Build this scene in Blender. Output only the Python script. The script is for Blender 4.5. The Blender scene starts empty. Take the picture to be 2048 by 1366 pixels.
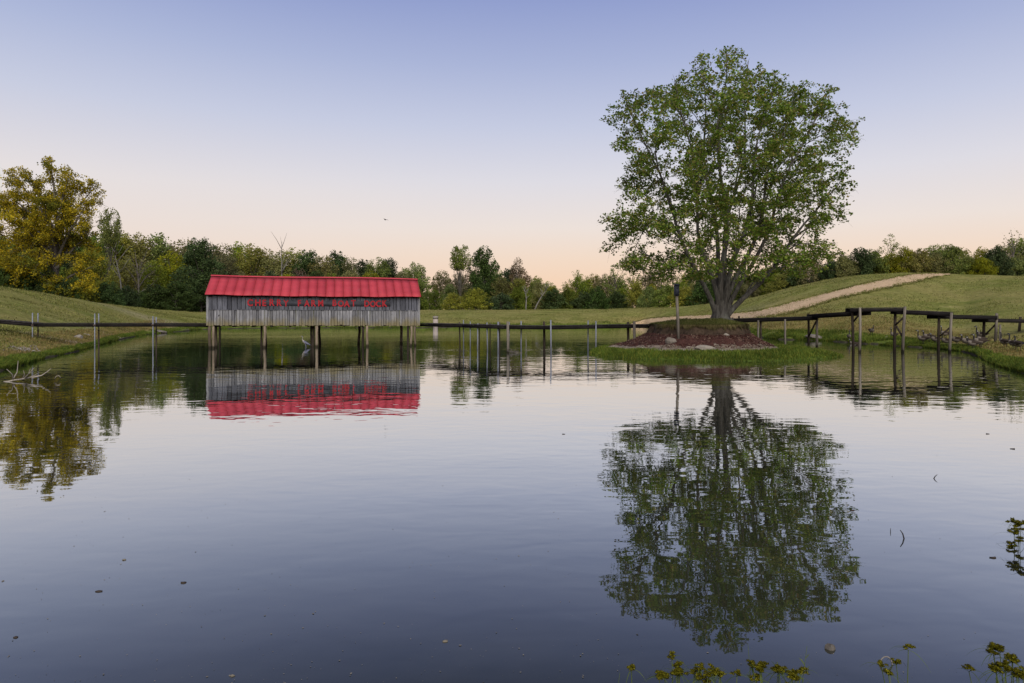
import bpy, math, random
import numpy as np
from mathutils import Vector, Matrix

S = bpy.context.scene
COL = S.collection
F = 1365.333          # focal length in photograph pixels (24 mm on 36 mm, 2048 wide)
CZ = 2.3              # eye height above the water
HY = 625.0            # horizon row
rng = np.random.default_rng(7)
random.seed(7)

# ------------------------------------------------------------------ camera
cam_d = bpy.data.cameras.new('camera')
cam = bpy.data.objects.new('camera', cam_d)
COL.objects.link(cam)
cam.location = (0, 0, CZ)
cam.rotation_euler = (math.pi / 2, 0, 0)
cam_d.lens = 24
cam_d.sensor_width = 36
cam_d.shift_y = -58.0 / 2048.0
cam_d.clip_start = 0.1
cam_d.clip_end = 6000
S.camera = cam

# ------------------------------------------------------------------ sky, sun, exposure
def lin(r, g, b):
    f = lambda c: (c / 255 / 12.92) if c / 255 <= 0.04045 else ((c / 255 + 0.055) / 1.055) ** 2.4
    return (f(r), f(g), f(b), 1.0)

W = bpy.data.worlds.new('World')
S.world = W
W.use_nodes = True
wt = W.node_tree
wt.nodes.clear()
w_out = wt.nodes.new('ShaderNodeOutputWorld')
w_bg = wt.nodes.new('ShaderNodeBackground')
w_bg.inputs['Strength'].default_value = 0.1
w_sky = wt.nodes.new('ShaderNodeTexSky')
w_sky.sky_type = 'NISHITA'
w_sky.sun_disc = False
w_sky.sun_elevation = math.radians(1.0)
w_sky.sun_rotation = math.radians(180)
w_tc = wt.nodes.new('ShaderNodeTexCoord')
w_sep = wt.nodes.new('ShaderNodeSeparateXYZ')
w_ramp = wt.nodes.new('ShaderNodeValToRGB')
wt.links.new(w_tc.outputs['Generated'], w_sep.inputs[0])
wt.links.new(w_sep.outputs['Z'], w_ramp.inputs['Fac'])
SKY = [(0.0, (248, 208, 172)), (0.04, (249, 215, 186)), (0.078, (246, 222, 202)), (0.122, (240, 228, 221)),
       (0.187, (225, 223, 231)), (0.262, (200, 206, 229)), (0.341, (172, 183, 219)), (0.416, (147, 161, 209)),
       (0.55, (102, 122, 182)), (1.0, (66, 86, 146))]
el = w_ramp.color_ramp.elements
el[0].position = 0.0
el[0].color = lin(*SKY[0][1])
el[1].position = 1.0
el[1].color = lin(*SKY[-1][1])
for p, c in SKY[1:-1]:
    e = el.new(p)
    e.color = lin(*c)
w_mul = wt.nodes.new('ShaderNodeVectorMath')
w_mul.operation = 'SCALE'
w_mul.inputs['Scale'].default_value = 9.6
wt.links.new(w_ramp.outputs['Color'], w_mul.inputs[0])
w_add = wt.nodes.new('ShaderNodeMix')
w_add.data_type = 'RGBA'
w_add.blend_type = 'ADD'
w_add.inputs['Factor'].default_value = 0.05
# the afterglow is strongest beyond the maple; towards the left the low sky is paler and pinker
w_pale = wt.nodes.new('ShaderNodeValToRGB')
wt.links.new(w_sep.outputs['Z'], w_pale.inputs['Fac'])
PALE = [(0.0, (236, 214, 202)), (0.09, (240, 224, 214)), (0.17, (233, 226, 226)), (0.265, (203, 208, 228)), (0.341, (177, 188, 221)), (0.416, (150, 164, 210)), (0.55, (112, 128, 184)), (1.0, (78, 94, 150))]
pe = w_pale.color_ramp.elements
pe[0].color = lin(*PALE[0][1]); pe[1].color = lin(*PALE[-1][1])
for p, c in PALE[1:-1]:
    e = pe.new(p); e.color = lin(*c)
w_az = wt.nodes.new('ShaderNodeMapRange')
w_az.interpolation_type = 'SMOOTHSTEP'
w_az.inputs[1].default_value = -0.75; w_az.inputs[2].default_value = 0.15
w_az.inputs[3].default_value = 1.0; w_az.inputs[4].default_value = 0.0
wt.links.new(w_sep.outputs['X'], w_az.inputs[0])
w_mx = wt.nodes.new('ShaderNodeMix'); w_mx.data_type = 'RGBA'
wt.links.new(w_az.outputs[0], w_mx.inputs[0]); wt.links.new(w_ramp.outputs['Color'], w_mx.inputs[6]); wt.links.new(w_pale.outputs['Color'], w_mx.inputs[7])
wt.links.new(w_mx.outputs[2], w_mul.inputs[0])
wt.links.new(w_mul.outputs[0], w_add.inputs[6])
wt.links.new(w_sky.outputs['Color'], w_add.inputs[7])
wt.links.new(w_add.outputs[2], w_bg.inputs['Color'])
wt.links.new(w_bg.outputs[0], w_out.inputs[0])

fill_sun_d = bpy.data.lights.new('sun', 'SUN')
fill_sun_d.energy = 3.7
fill_sun_d.angle = math.radians(60)          # added fill from behind the camera, very soft and broad
fill_sun_d.color = (1.0, 0.94, 0.86)
sun = bpy.data.objects.new('sun', fill_sun_d)
COL.objects.link(sun)
sun.rotation_euler = (math.radians(48), 0, math.radians(8))

S.view_settings.view_transform = 'Standard'
S.view_settings.look = 'None'
S.view_settings.exposure = 0.0
S.view_settings.gamma = 1.0
S.view_settings.use_curve_mapping = False
S.cycles.max_bounces = 6
S.cycles.transparent_max_bounces = 8
S.cycles.caustics_reflective = False
S.cycles.caustics_refractive = False

# ------------------------------------------------------------------ helpers
def tag(o, label=None, cat=None, group=None, kind=None):
    if label: o['label'] = label
    if cat: o['category'] = cat
    if group: o['group'] = group
    if kind: o['kind'] = kind
    return o

def link(name, me, mats=None, parent=None):
    o = bpy.data.objects.new(name, me)
    COL.objects.link(o)
    if mats is not None and not me.materials:
        for m in (mats if isinstance(mats, (list, tuple)) else [mats]):
            me.materials.append(m)
    if parent is not None:
        o.parent = parent
    return o

def empty(name, loc, label=None, cat=None, group=None, rz=0.0):
    o = bpy.data.objects.new(name, None)
    COL.objects.link(o)
    o.location = loc
    o.rotation_euler = (0, 0, rz)
    o.empty_display_size = 0.3
    return tag(o, label, cat, group)

def np_mesh(name, V, faces, smooth=False, mat_idx=None):
    """faces: (n,k) int array, or a list of such arrays with different k."""
    me = bpy.data.meshes.new(name)
    V = np.asarray(V, dtype=np.float32)
    fl = faces if isinstance(faces, list) else [faces]
    fl = [np.asarray(f, dtype=np.int32) for f in fl if len(f)]
    loops = np.concatenate([f.ravel() for f in fl])
    tot = np.concatenate([np.full(len(f), f.shape[1], np.int32) for f in fl])
    start = np.concatenate([[0], np.cumsum(tot)[:-1]]).astype(np.int32)
    me.vertices.add(len(V))
    me.vertices.foreach_set('co', V.ravel())
    me.loops.add(len(loops))
    me.loops.foreach_set('vertex_index', loops)
    me.polygons.add(len(tot))
    me.polygons.foreach_set('loop_start', start)
    me.polygons.foreach_set('loop_total', tot)
    if mat_idx is not None:
        me.polygons.foreach_set('material_index', np.asarray(mat_idx, np.int32))
    if smooth:
        me.polygons.foreach_set('use_smooth', np.ones(len(tot), bool))
    me.update(calc_edges=True)
    me.validate()
    return me

def px(x, Y, Z=0.0):
    """a point at photograph column x, depth Y and height Z"""
    return Vector(((x - 1024) * Y / F, Y, Z))

def depth(y):
    """depth of the water surface seen at photograph row y"""
    return CZ * F / (y - HY)

def zat(y, Y):
    return CZ + (HY - y) * Y / F

class MB:
    """collects boxes, tubes and lofts into one mesh"""
    def __init__(self):
        self.V, self.Q, self.T, self.n = [], [], [], 0
        self.mq, self.mt = [], []
    def add(self, V, Q=(), T=(), mi=0):
        V = np.asarray(V, float)
        self.V.append(V)
        if len(Q):
            self.Q.append(np.asarray(Q, int) + self.n); self.mq += [mi] * len(Q) if np.isscalar(mi) else list(mi)
        if len(T):
            self.T.append(np.asarray(T, int) + self.n); self.mt += [mi] * len(T) if np.isscalar(mi) else [mi[0]] * len(T)
        self.n += len(V)
    def box(self, c, s, R=None, mi=0):
        c = np.asarray(c, float); h = np.asarray(s, float) / 2
        P = np.array([[x, y, z] for x in (-1, 1) for y in (-1, 1) for z in (-1, 1)], float) * h
        if R is not None: P = P @ np.asarray(R).T
        self.add(P + c, [[0, 1, 3, 2], [4, 6, 7, 5], [0, 4, 5, 1], [2, 3, 7, 6], [0, 2, 6, 4], [1, 5, 7, 3]], mi=mi)
    def beam(self, a, b, w, h, mi=0):
        """a box of width w and height h from a to b"""
        a = np.asarray(a, float); b = np.asarray(b, float)
        d = b - a; L = np.linalg.norm(d); d = d / L
        s = np.cross(d, [0, 0, 1.0])
        if np.linalg.norm(s) < 1e-4: s = np.array([1.0, 0, 0])
        s /= np.linalg.norm(s)
        u = np.cross(s, d)
        self.box((a + b) / 2, (L, w, h), np.stack([d, s, u], 1), mi)
    def tube(self, pts, rad, sides=8, mi=0, cap=True):
        V, Q, T = tube_geo(pts, rad, sides, cap)
        self.add(V, Q, T, mi)
    def mesh(self, name, smooth=False):
        f = []
        if self.Q: f.append(np.concatenate(self.Q))
        if self.T: f.append(np.concatenate(self.T))
        return np_mesh(name, np.concatenate(self.V), f, smooth, self.mq + self.mt)
    def build(self, name, mats, parent=None, smooth=False):
        return link(name, self.mesh(name, smooth), mats, parent)

def tube_geo(pts, rad, sides=8, cap=True):
    P = np.asarray(pts, float); k = len(P)
    r = np.broadcast_to(np.asarray(rad, float), (k,))
    Tn = np.gradient(P, axis=0)
    Tn /= np.maximum(np.linalg.norm(Tn, axis=1, keepdims=True), 1e-9)
    ref = np.array([0.31, 0.95, 0.05]) if abs(Tn[0, 2]) > 0.5 else np.array([0.05, 0.1, 1.0])
    A = np.cross(Tn, ref); A /= np.maximum(np.linalg.norm(A, axis=1, keepdims=True), 1e-9)
    B = np.cross(Tn, A)
    a = np.arange(sides) * 2 * math.pi / sides
    V = (P[:, None] + r[:, None, None] * (np.cos(a)[None, :, None] * A[:, None] + np.sin(a)[None, :, None] * B[:, None])).reshape(-1, 3)
    i = np.arange(k - 1)[:, None] * sides; j = np.arange(sides)[None]; jn = (j + 1) % sides
    Q = np.stack([i + j, i + jn, i + sides + jn, i + sides + j], -1).reshape(-1, 4)
    T = []
    if cap:
        V = np.concatenate([V, P[:1], P[-1:]])
        n0 = k * sides
        T = [[n0, (q + 1) % sides, q] for q in range(sides)] + [[n0 + 1, (k - 1) * sides + q, (k - 1) * sides + (q + 1) % sides] for q in range(sides)]
    return V, Q, T

def unit(v):
    return v / np.maximum(np.linalg.norm(v, axis=-1, keepdims=True), 1e-9)

# ------------------------------------------------------------------ materials
class NT:
    def __init__(self, name):
        self.m = bpy.data.materials.new(name)
        self.m.use_nodes = True
        self.t = self.m.node_tree
        self.t.nodes.clear()
        self.out = self.t.nodes.new('ShaderNodeOutputMaterial')
    def n(self, typ, **kw):
        nd = self.t.nodes.new(typ)
        for k, v in kw.items():
            if k.startswith('_'): setattr(nd, k[1:], v)
        return nd
    def set(self, sock, v):
        if hasattr(v, 'is_output') or isinstance(v, bpy.types.NodeSocket): self.t.links.new(v, sock)
        else: sock.default_value = v
    def math(self, op, a, b=0.0, clamp=False):
        nd = self.n('ShaderNodeMath', _operation=op, _use_clamp=clamp)
        self.set(nd.inputs[0], a); self.set(nd.inputs[1], b)
        return nd.outputs[0]
    def mix(self, f, a, b, blend='MIX'):
        nd = self.n('ShaderNodeMix', _data_type='RGBA', _blend_type=blend)
        self.set(nd.inputs[0], f); self.set(nd.inputs[6], a); self.set(nd.inputs[7], b)
        return nd.outputs[2]
    def pos(self):
        return self.n('ShaderNodeNewGeometry').outputs['Position']
    def objco(self):
        return self.n('ShaderNodeTexCoord').outputs['Object']
    def mapping(self, v, scale=(1, 1, 1), rot=(0, 0, 0), loc=(0, 0, 0)):
        nd = self.n('ShaderNodeMapping')
        self.set(nd.inputs['Vector'], v)
        nd.inputs['Scale'].default_value = scale; nd.inputs['Rotation'].default_value = rot; nd.inputs['Location'].default_value = loc
        return nd.outputs[0]
    def noise(self, v, scale=1.0, detail=4.0, rough=0.55, dist=0.0):
        nd = self.n('ShaderNodeTexNoise')
        if v is not None: self.set(nd.inputs['Vector'], v)
        nd.inputs['Scale'].default_value = scale; nd.inputs['Detail'].default_value = detail
        nd.inputs['Roughness'].default_value = rough; nd.inputs['Distortion'].default_value = dist
        return nd.outputs['Fac']
    def ramp(self, f, stops):
        nd = self.n('ShaderNodeValToRGB')
        self.set(nd.inputs[0], f)
        e = nd.color_ramp.elements
        c4 = lambda c: (c, c, c, 1) if np.isscalar(c) else (tuple(c) + (1,))[:4]
        e[0].position = stops[0][0]; e[0].color = c4(stops[0][1])
        e[1].position = stops[-1][0]; e[1].color = c4(stops[-1][1])
        for p, c in stops[1:-1]:
            q = e.new(p); q.color = c4(c)
        return nd.outputs[0]
    def attr(self, name):
        return self.n('ShaderNodeAttribute', _attribute_name=name).outputs['Fac']
    def sep(self, v):
        nd = self.n('ShaderNodeSeparateXYZ'); self.set(nd.inputs[0], v); return nd.outputs
    def island(self):
        return self.n('ShaderNodeNewGeometry').outputs['Random Per Island']
    def objrand(self):
        return self.n('ShaderNodeObjectInfo').outputs['Random']
    def bump(self, h, strength=0.5, dist=0.02):
        nd = self.n('ShaderNodeBump')
        self.set(nd.inputs['Height'], h); nd.inputs['Strength'].default_value = strength; nd.inputs['Distance'].default_value = dist
        return nd.outputs[0]
    def bsdf(self, col, rough=0.8, spec=0.3, normal=None, metal=0.0):
        p = self.n('ShaderNodeBsdfPrincipled')
        self.set(p.inputs['Base Color'], col); self.set(p.inputs['Roughness'], rough)
        p.inputs['Specular IOR Level'].default_value = spec; p.inputs['Metallic'].default_value = metal
        if normal is not None: self.set(p.inputs['Normal'], normal)
        return p.outputs[0]
    def done(self, sh):
        self.t.links.new(sh, self.out.inputs['Surface'])
        return self.m

def leaf_mat(name, cols, trans=0.3, patch=0.5, obj_var=0.0, rough=0.55, second=None):
    """foliage: colour differs leaf by leaf, in patches and from tree to tree"""
    t = NT(name)
    r = t.island()
    k = len(cols)
    c = t.ramp(r, [(i / max(k - 1, 1), cc) for i, cc in enumerate(cols)])
    if second:                                          # boughs that have turned less than the others
        c2 = t.ramp(r, [(0, second[0]), (1, second[1])])
        c = t.mix(t.ramp(t.noise(t.objco(), 0.22, 4), [(0.54, 0.0), (0.62, 0.8)]), c, c2)
    nz = t.noise(t.objco(), patch, 3)
    c = t.mix(1.0, c, t.ramp(nz, [(0.3, 0.62), (0.7, 1.35)]), 'MULTIPLY')
    if obj_var:
        hv = t.n('ShaderNodeHueSaturation')
        ob = t.objrand()
        t.set(hv.inputs['Color'], c)
        t.set(hv.inputs['Hue'], t.math('ADD', 0.5 - 0.026 * obj_var, t.math('MULTIPLY', ob, 0.032 * obj_var)))
        t.set(hv.inputs['Value'], t.math('ADD', 1 - 0.35 * obj_var, t.math('MULTIPLY', t.math('FRACT', t.math('MULTIPLY', ob, 7.31)), 0.7 * obj_var)))
        t.set(hv.inputs['Saturation'], t.math('ADD', 0.85, t.math('MULTIPLY', t.math('FRACT', t.math('MULTIPLY', ob, 3.77)), 0.25)))
        c = hv.outputs[0]
    d = t.bsdf(c, rough, 0.06)
    tr = t.n('ShaderNodeBsdfTranslucent')
    t.set(tr.inputs['Color'], c)
    mx = t.n('ShaderNodeMixShader')
    mx.inputs[0].default_value = trans
    t.t.links.new(d, mx.inputs[1]); t.t.links.new(tr.outputs[0], mx.inputs[2])
    return t.done(mx.outputs[0])

def bark_mat(name, a, b, sc=(9, 9, 1.6)):
    t = NT(name)
    v = t.mapping(t.objco(), sc)
    nz = t.noise(v, 1.0, 6, 0.65)
    c = t.ramp(nz, [(0.3, a), (0.7, b)])
    lich = t.noise(t.objco(), 1.3, 4)
    c = t.mix(t.ramp(lich, [(0.55, 0.0), (0.7, 0.5)]), c, (0.2, 0.21, 0.17, 1))
    return t.done(t.bsdf(c, 0.9, 0.15, t.bump(nz, 0.8, 0.05)))

M = {}
M['maple_leaf'] = leaf_mat('maple_leaf', [(0.082, 0.152, 0.020), (0.134, 0.221, 0.027), (0.180, 0.258, 0.035), (0.250, 0.276, 0.055), (0.276, 0.207, 0.078)], 0.45, 0.35)
M['gold_leaf'] = leaf_mat('gold_leaf', [(0.13, 0.14, 0.018), (0.28, 0.235, 0.016), (0.42, 0.325, 0.018), (0.50, 0.37, 0.024), (0.18, 0.19, 0.022)], 0.42, 0.16, second=((0.035, 0.06, 0.012), (0.10, 0.12, 0.018)))
M['dark_leaf'] = leaf_mat('dark_leaf', [(0.031, 0.056, 0.017), (0.056, 0.093, 0.028), (0.090, 0.132, 0.040)], 0.3, 0.4, 0.7)
M['green_leaf'] = leaf_mat('green_leaf', [(0.078, 0.121, 0.022), (0.140, 0.196, 0.031), (0.218, 0.250, 0.041)], 0.38, 0.3, 0.9)
M['olive_leaf'] = leaf_mat('olive_leaf', [(0.120, 0.131, 0.043), (0.185, 0.185, 0.058), (0.240, 0.217, 0.077)], 0.35, 0.3, 0.9)
M['lime_leaf'] = leaf_mat('lime_leaf', [(0.158, 0.194, 0.020), (0.259, 0.274, 0.026), (0.360, 0.331, 0.031)], 0.4, 0.4, 0.5)
M['russet_leaf'] = leaf_mat('russet_leaf', [(0.094, 0.066, 0.037), (0.160, 0.104, 0.056), (0.169, 0.140, 0.056)], 0.25, 0.3, 0.7)
M['twig'] = bark_mat('twig_bark', (0.10, 0.085, 0.07), (0.20, 0.175, 0.15))
M['bark'] = bark_mat('bark', (0.045, 0.038, 0.03), (0.14, 0.125, 0.105))
M['maple_bark'] = bark_mat('maple_bark', (0.024, 0.021, 0.018), (0.15, 0.14, 0.122))
M['pale_bark'] = bark_mat('pale_bark', (0.12, 0.108, 0.098), (0.24, 0.225, 0.20))

def wood_mat(name, a, b, stain=None, stain_z=(0, 1), var=0.35, vertical=True, wet=False):
    """weathered timber: grain along the length, each board its own shade, an optional weathered band at a height"""
    t = NT(name)
    P = t.pos()
    v = t.mapping(P, (14, 14, 0.9) if vertical else (1.2, 1.2, 14))
    g = t.noise(v, 1.6, 6, 0.7)
    big = t.noise(t.mapping(P, (1.5, 1.5, 0.7)), 1.0, 4, 0.6)
    c = t.ramp(g, [(0.28, a), (0.72, b)])
    rnd = t.math('ADD', 1 - var, t.math('MULTIPLY', t.objrand(), 2 * var))
    c = t.mix(1.0, c, rnd, 'MULTIPLY')
    c = t.mix(1.0, c, t.ramp(big, [(0.3, 0.72), (0.7, 1.22)]), 'MULTIPLY')
    if stain:
        z = t.sep(P)[2]
        zz = t.math('ADD', z, t.math('MULTIPLY', t.math('SUBTRACT', t.noise(t.mapping(P, (3, 3, 1)), 1.0, 4), 0.5), 1.1))
        f = t.n('ShaderNodeMapRange')
        t.set(f.inputs[0], zz)
        f.inputs[1].default_value = stain_z[0]; f.inputs[2].default_value = stain_z[1]
        f.inputs[3].default_value = 1; f.inputs[4].default_value = 0
        c = t.mix(f.outputs[0], c, t.mix(g, tuple(x * 0.55 for x in stain) + (1,), stain + (1,)))
    if wet:                                             # dark slime and damp above the waterline
        z = t.math('ADD', t.sep(P)[2], t.math('MULTIPLY', t.math('SUBTRACT', g, 0.5), 0.25))
        c = t.mix(t.ramp(z, [(0.10, 0.85), (0.20, 0.25), (0.45, 0.0)]), c, (0.016, 0.015, 0.009, 1))
    knots = t.noise(t.mapping(P, (9, 9, 4)), 1.0, 2)
    c = t.mix(t.ramp(knots, [(0.70, 0.0), (0.76, 0.8)]), c, (0.015, 0.013, 0.012, 1))
    return t.done(t.bsdf(c, 0.9, 0.06, t.bump(g, 0.5, 0.01)))

M['plank_upper'] = wood_mat('weathered_plank', (0.045, 0.048, 0.058), (0.155, 0.158, 0.178), None, var=0.30)
M['plank_lower'] = wood_mat('weathered_plank_lower', (0.085, 0.086, 0.095), (0.30, 0.298, 0.30), (0.25, 0.215, 0.12), (1.45, 1.95), var=0.36)
M['sign_wood'] = wood_mat('sign_wood', (0.04, 0.042, 0.05), (0.085, 0.086, 0.098), None, var=0.1, vertical=False)
M['pile'] = wood_mat('pile_wood', (0.075, 0.056, 0.037), (0.27, 0.215, 0.155), None, var=0.4, wet=True)
M['post_pale'] = wood_mat('post_pale', (0.085, 0.072, 0.057), (0.25, 0.22, 0.18), None, var=0.3, wet=True)
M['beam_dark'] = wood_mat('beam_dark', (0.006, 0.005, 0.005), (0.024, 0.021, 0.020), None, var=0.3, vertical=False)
M['post_dark'] = wood_mat('post_dark', (0.02, 0.016, 0.012), (0.075, 0.06, 0.045), None, var=0.3)
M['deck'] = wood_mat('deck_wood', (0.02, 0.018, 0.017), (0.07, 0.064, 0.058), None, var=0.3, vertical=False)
M['driftwood'] = wood_mat('driftwood', (0.20, 0.175, 0.14), (0.36, 0.32, 0.27), None, var=0.1)

def simple(name, col, rough=0.6, spec=0.3, metal=0.0, nscale=8.0, amp=0.3, bump=0.0):
    t = NT(name)
    nz = t.noise(t.objco(), nscale, 5)
    c = t.mix(1.0, tuple(col) + (1,), t.ramp(nz, [(0.3, 1 - amp), (0.7, 1 + amp)]), 'MULTIPLY')
    return t.done(t.bsdf(c, rough, spec, t.bump(nz, bump, 0.02) if bump else None, metal))

M['steel'] = simple('galvanised_steel', (0.17, 0.18, 0.21), 0.5, 0.5, 0.2, 20, 0.25)
M['rust_shade'] = simple('rusty_shaded_steel', (0.06, 0.045, 0.035), 0.8, 0.2, 0.0, 20, 0.4)  # rusty parts, and the painted shade low on the far left poles
M['red_letter'] = simple('red_paint', (0.34, 0.007, 0.014), 0.6, 0.3, 0, 9, 0.35)
M['concrete'] = simple('concrete', (0.33, 0.28, 0.24), 0.9, 0.2, 0, 3, 0.25, 0.3)
M['stone'] = simple('stone', (0.15, 0.13, 0.105), 0.9, 0.2, 0, 4, 0.35, 0.6)
M['stone_pale'] = simple('stone_pale', (0.22, 0.195, 0.16), 0.9, 0.2, 0, 4, 0.3, 0.6)
M['black'] = simple('dark_paint', (0.02, 0.024, 0.035), 0.6, 0.3, 0, 6, 0.4)
M['goose_black'] = simple('goose_black', (0.012, 0.011, 0.011), 0.6)
M['goose_brown'] = simple('goose_brown', (0.042, 0.032, 0.025), 0.9, 0.05, 0, 30, 0.4)
M['goose_pale'] = simple('goose_pale', (0.15, 0.128, 0.105), 0.9, 0.05, 0, 30, 0.3)
M['goose_white'] = simple('goose_white', (0.42, 0.41, 0.39), 0.8)
M['heron_blue'] = simple('heron_blue', (0.12, 0.125, 0.17), 0.8, 0.2, 0, 30, 0.3)
M['heron_pale'] = simple('heron_pale', (0.30, 0.28, 0.25), 0.8, 0.2, 0, 30, 0.2)
M['bill'] = simple('bill', (0.30, 0.22, 0.06), 0.5)
M['dead_leaf'] = simple('dead_leaf', (0.035, 0.025, 0.018), 0.8)
M['floating'] = simple('floating_bits', (0.16, 0.14, 0.105), 0.9, 0.2, 0, 2, 0.7)
M['stick'] = simple('wet_stick', (0.022, 0.018, 0.015), 0.5)

def roof_mat():
    t = NT('red_metal_roof')
    P = t.pos()
    nz = t.noise(t.mapping(P, (0.6, 0.6, 2.5)), 1.0, 5)
    c = t.ramp(nz, [(0.3, (0.36, 0.036, 0.046)), (0.7, (0.45, 0.052, 0.064))])
    c = t.mix(1.0, c, t.math('ADD', 0.93, t.math('MULTIPLY', t.objrand(), 0.14)), 'MULTIPLY')
    fine = t.noise(P, 9.0, 4)
    wear = t.noise(t.mapping(P, (3.0, 1.2, 1.2)), 1.0, 6, 0.75)
    c = t.mix(t.ramp(wear, [(0.55, 0.0), (0.75, 0.45)]), c, (0.30, 0.10, 0.09, 1))
    return t.done(t.bsdf(c, 0.6, 0.2, t.bump(fine, 0.12, 0.01)))
M['roof'] = roof_mat()

# ------------------------------------------------------------------ the lie of the land
# shoreline, as photograph column -> row of the water's edge; crest of the banks: column -> (row, depth)
SH = [(-14000, 1600), (-6000, 1300), (-2000, 960), (-700, 800), (-300, 765), (0, 742), (50, 729), (100, 714), (150, 704), (190, 693), (215, 686), (262, 674), (300, 668.5),
      (360, 663), (400, 659), (480, 656.5), (700, 655.5), (840, 655), (1000, 655), (1200, 654), (1290, 653), (1400, 660),
      (1500, 672), (1535, 678), (1640, 681), (1700, 685), (1760, 690), (1850, 695), (1900, 700), (1945, 706), (1960, 716), (1985, 729), (2010, 736),
      (2048, 747), (2150, 765), (2500, 840), (3500, 960), (7000, 1300), (15000, 1600)]
CR = [(-14000, 400, 12), (-6000, 430, 25), (-2000, 480, 45), (-600, 520, 58), (-300, 540, 62), (0, 572, 70), (100, 588, 78), (200, 606, 88), (300, 617.5, 104), (415, 625.5, 124), (600, 622, 128), (840, 619.5, 128),
      (1040, 620, 128), (1270, 617, 124), (1400, 611, 114), (1490, 599, 106), (1560, 580, 100), (1640, 561, 96), (1700, 550.5, 95),
      (1770, 545, 95), (1850, 545, 95), (1950, 549, 93), (2048, 551, 90), (2300, 556, 84), (2700, 560, 70), (3500, 540, 50), (7000, 480, 28), (15000, 420, 12)]
EXPO = [(-14000, 1.6), (0, 1.75), (200, 1.6), (300, 1.3), (420, 0.85), (1270, 0.85), (1450, 1.0), (1700, 1.2), (1800, 1.5), (1930, 2.2), (2100, 2.3), (15000, 2.0)]
sh_u = np.array([(a - 1024) / F for a, b in SH]); sh_Y = np.array([depth(b) for a, b in SH])
cr_u = np.array([(a - 1024) / F for a, b, c in CR]); cr_Y = np.array([c for a, b, c in CR], float)
cr_Z = np.array([zat(b, c) for a, b, c in CR])
ex_u = np.array([(a - 1024) / F for a, b in EXPO]); ex_v = np.array([b for a, b in EXPO])

def wob(x, y, seed, sc):
    r = np.random.default_rng(seed); o = 0
    for i in range(6):
        k = r.normal(0, 1, 2) * sc * (0.6 + 0.4 * i); o = o + np.sin(x * k[0] + y * k[1] + r.uniform(0, 6.28)) / (1 + 0.5 * i)
    return o / 3

def shore_Y(u):
    return sum(np.interp(u + d * 0.012, sh_u, sh_Y) * 0.2 for d in (-1, -.5, 0, .5, 1))

def shore_jit(u):
    return 0.010 * np.sin(u * 71 + 1) + 0.007 * np.sin(u * 163 + 2) + 0.004 * np.sin(u * 397)

def smooth_interp(u, xs, ys, w=0.035):
    return sum(np.interp(u + d * w, xs, ys) * k for d, k in ((-1, .2), (-.5, .2), (0, .2), (.5, .2), (1, .2)))

def land(x, y):
    """height of the ground and the fraction t of the way from the shore (0) to the crest (1)"""
    x = np.asarray(x, float); y = np.maximum(np.asarray(y, float), 0.05)
    u = x / y
    Ys0 = shore_Y(u)
    Ys = Ys0 * (1 + shore_jit(u) * np.exp(-np.abs(y - Ys0) / 2.0))
    Yc = smooth_interp(u, cr_u, cr_Y); Zc = smooth_interp(u, cr_u, cr_Z); ex = np.interp(u, ex_u, ex_v)
    t = (y - Ys) / np.maximum(Yc - Ys, 2)
    tc = np.clip(t, 0, 1)
    p = tc ** ex
    p = p * (1 - 0.25 * tc ** 2) / 0.75
    lip = 0.15 * (1 - np.exp(-np.maximum(y - Ys, 0) / 0.5))
    h = lip + (Zc - 0.15) * np.minimum(p, 1)
    over = np.maximum(y - Yc, 0)
    h = h - 1.6 * (1 - np.exp(-over / 14))
    h = h + 0.10 * wob(x, y, 3, 0.22) * np.clip(t * 6, 0, 1)
    h = h + 0.05 * wob(x, y, 5, 1.1) * np.clip(t * 10, 0, 1) * (t < 1.4)
    under = np.minimum(0.30 * (y - Ys), 0)
    h = np.where(t < 0, np.maximum(under, -1.3), h)
    return h, t

def land_z(x, y):
    return float(land(x, y)[0])

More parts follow.
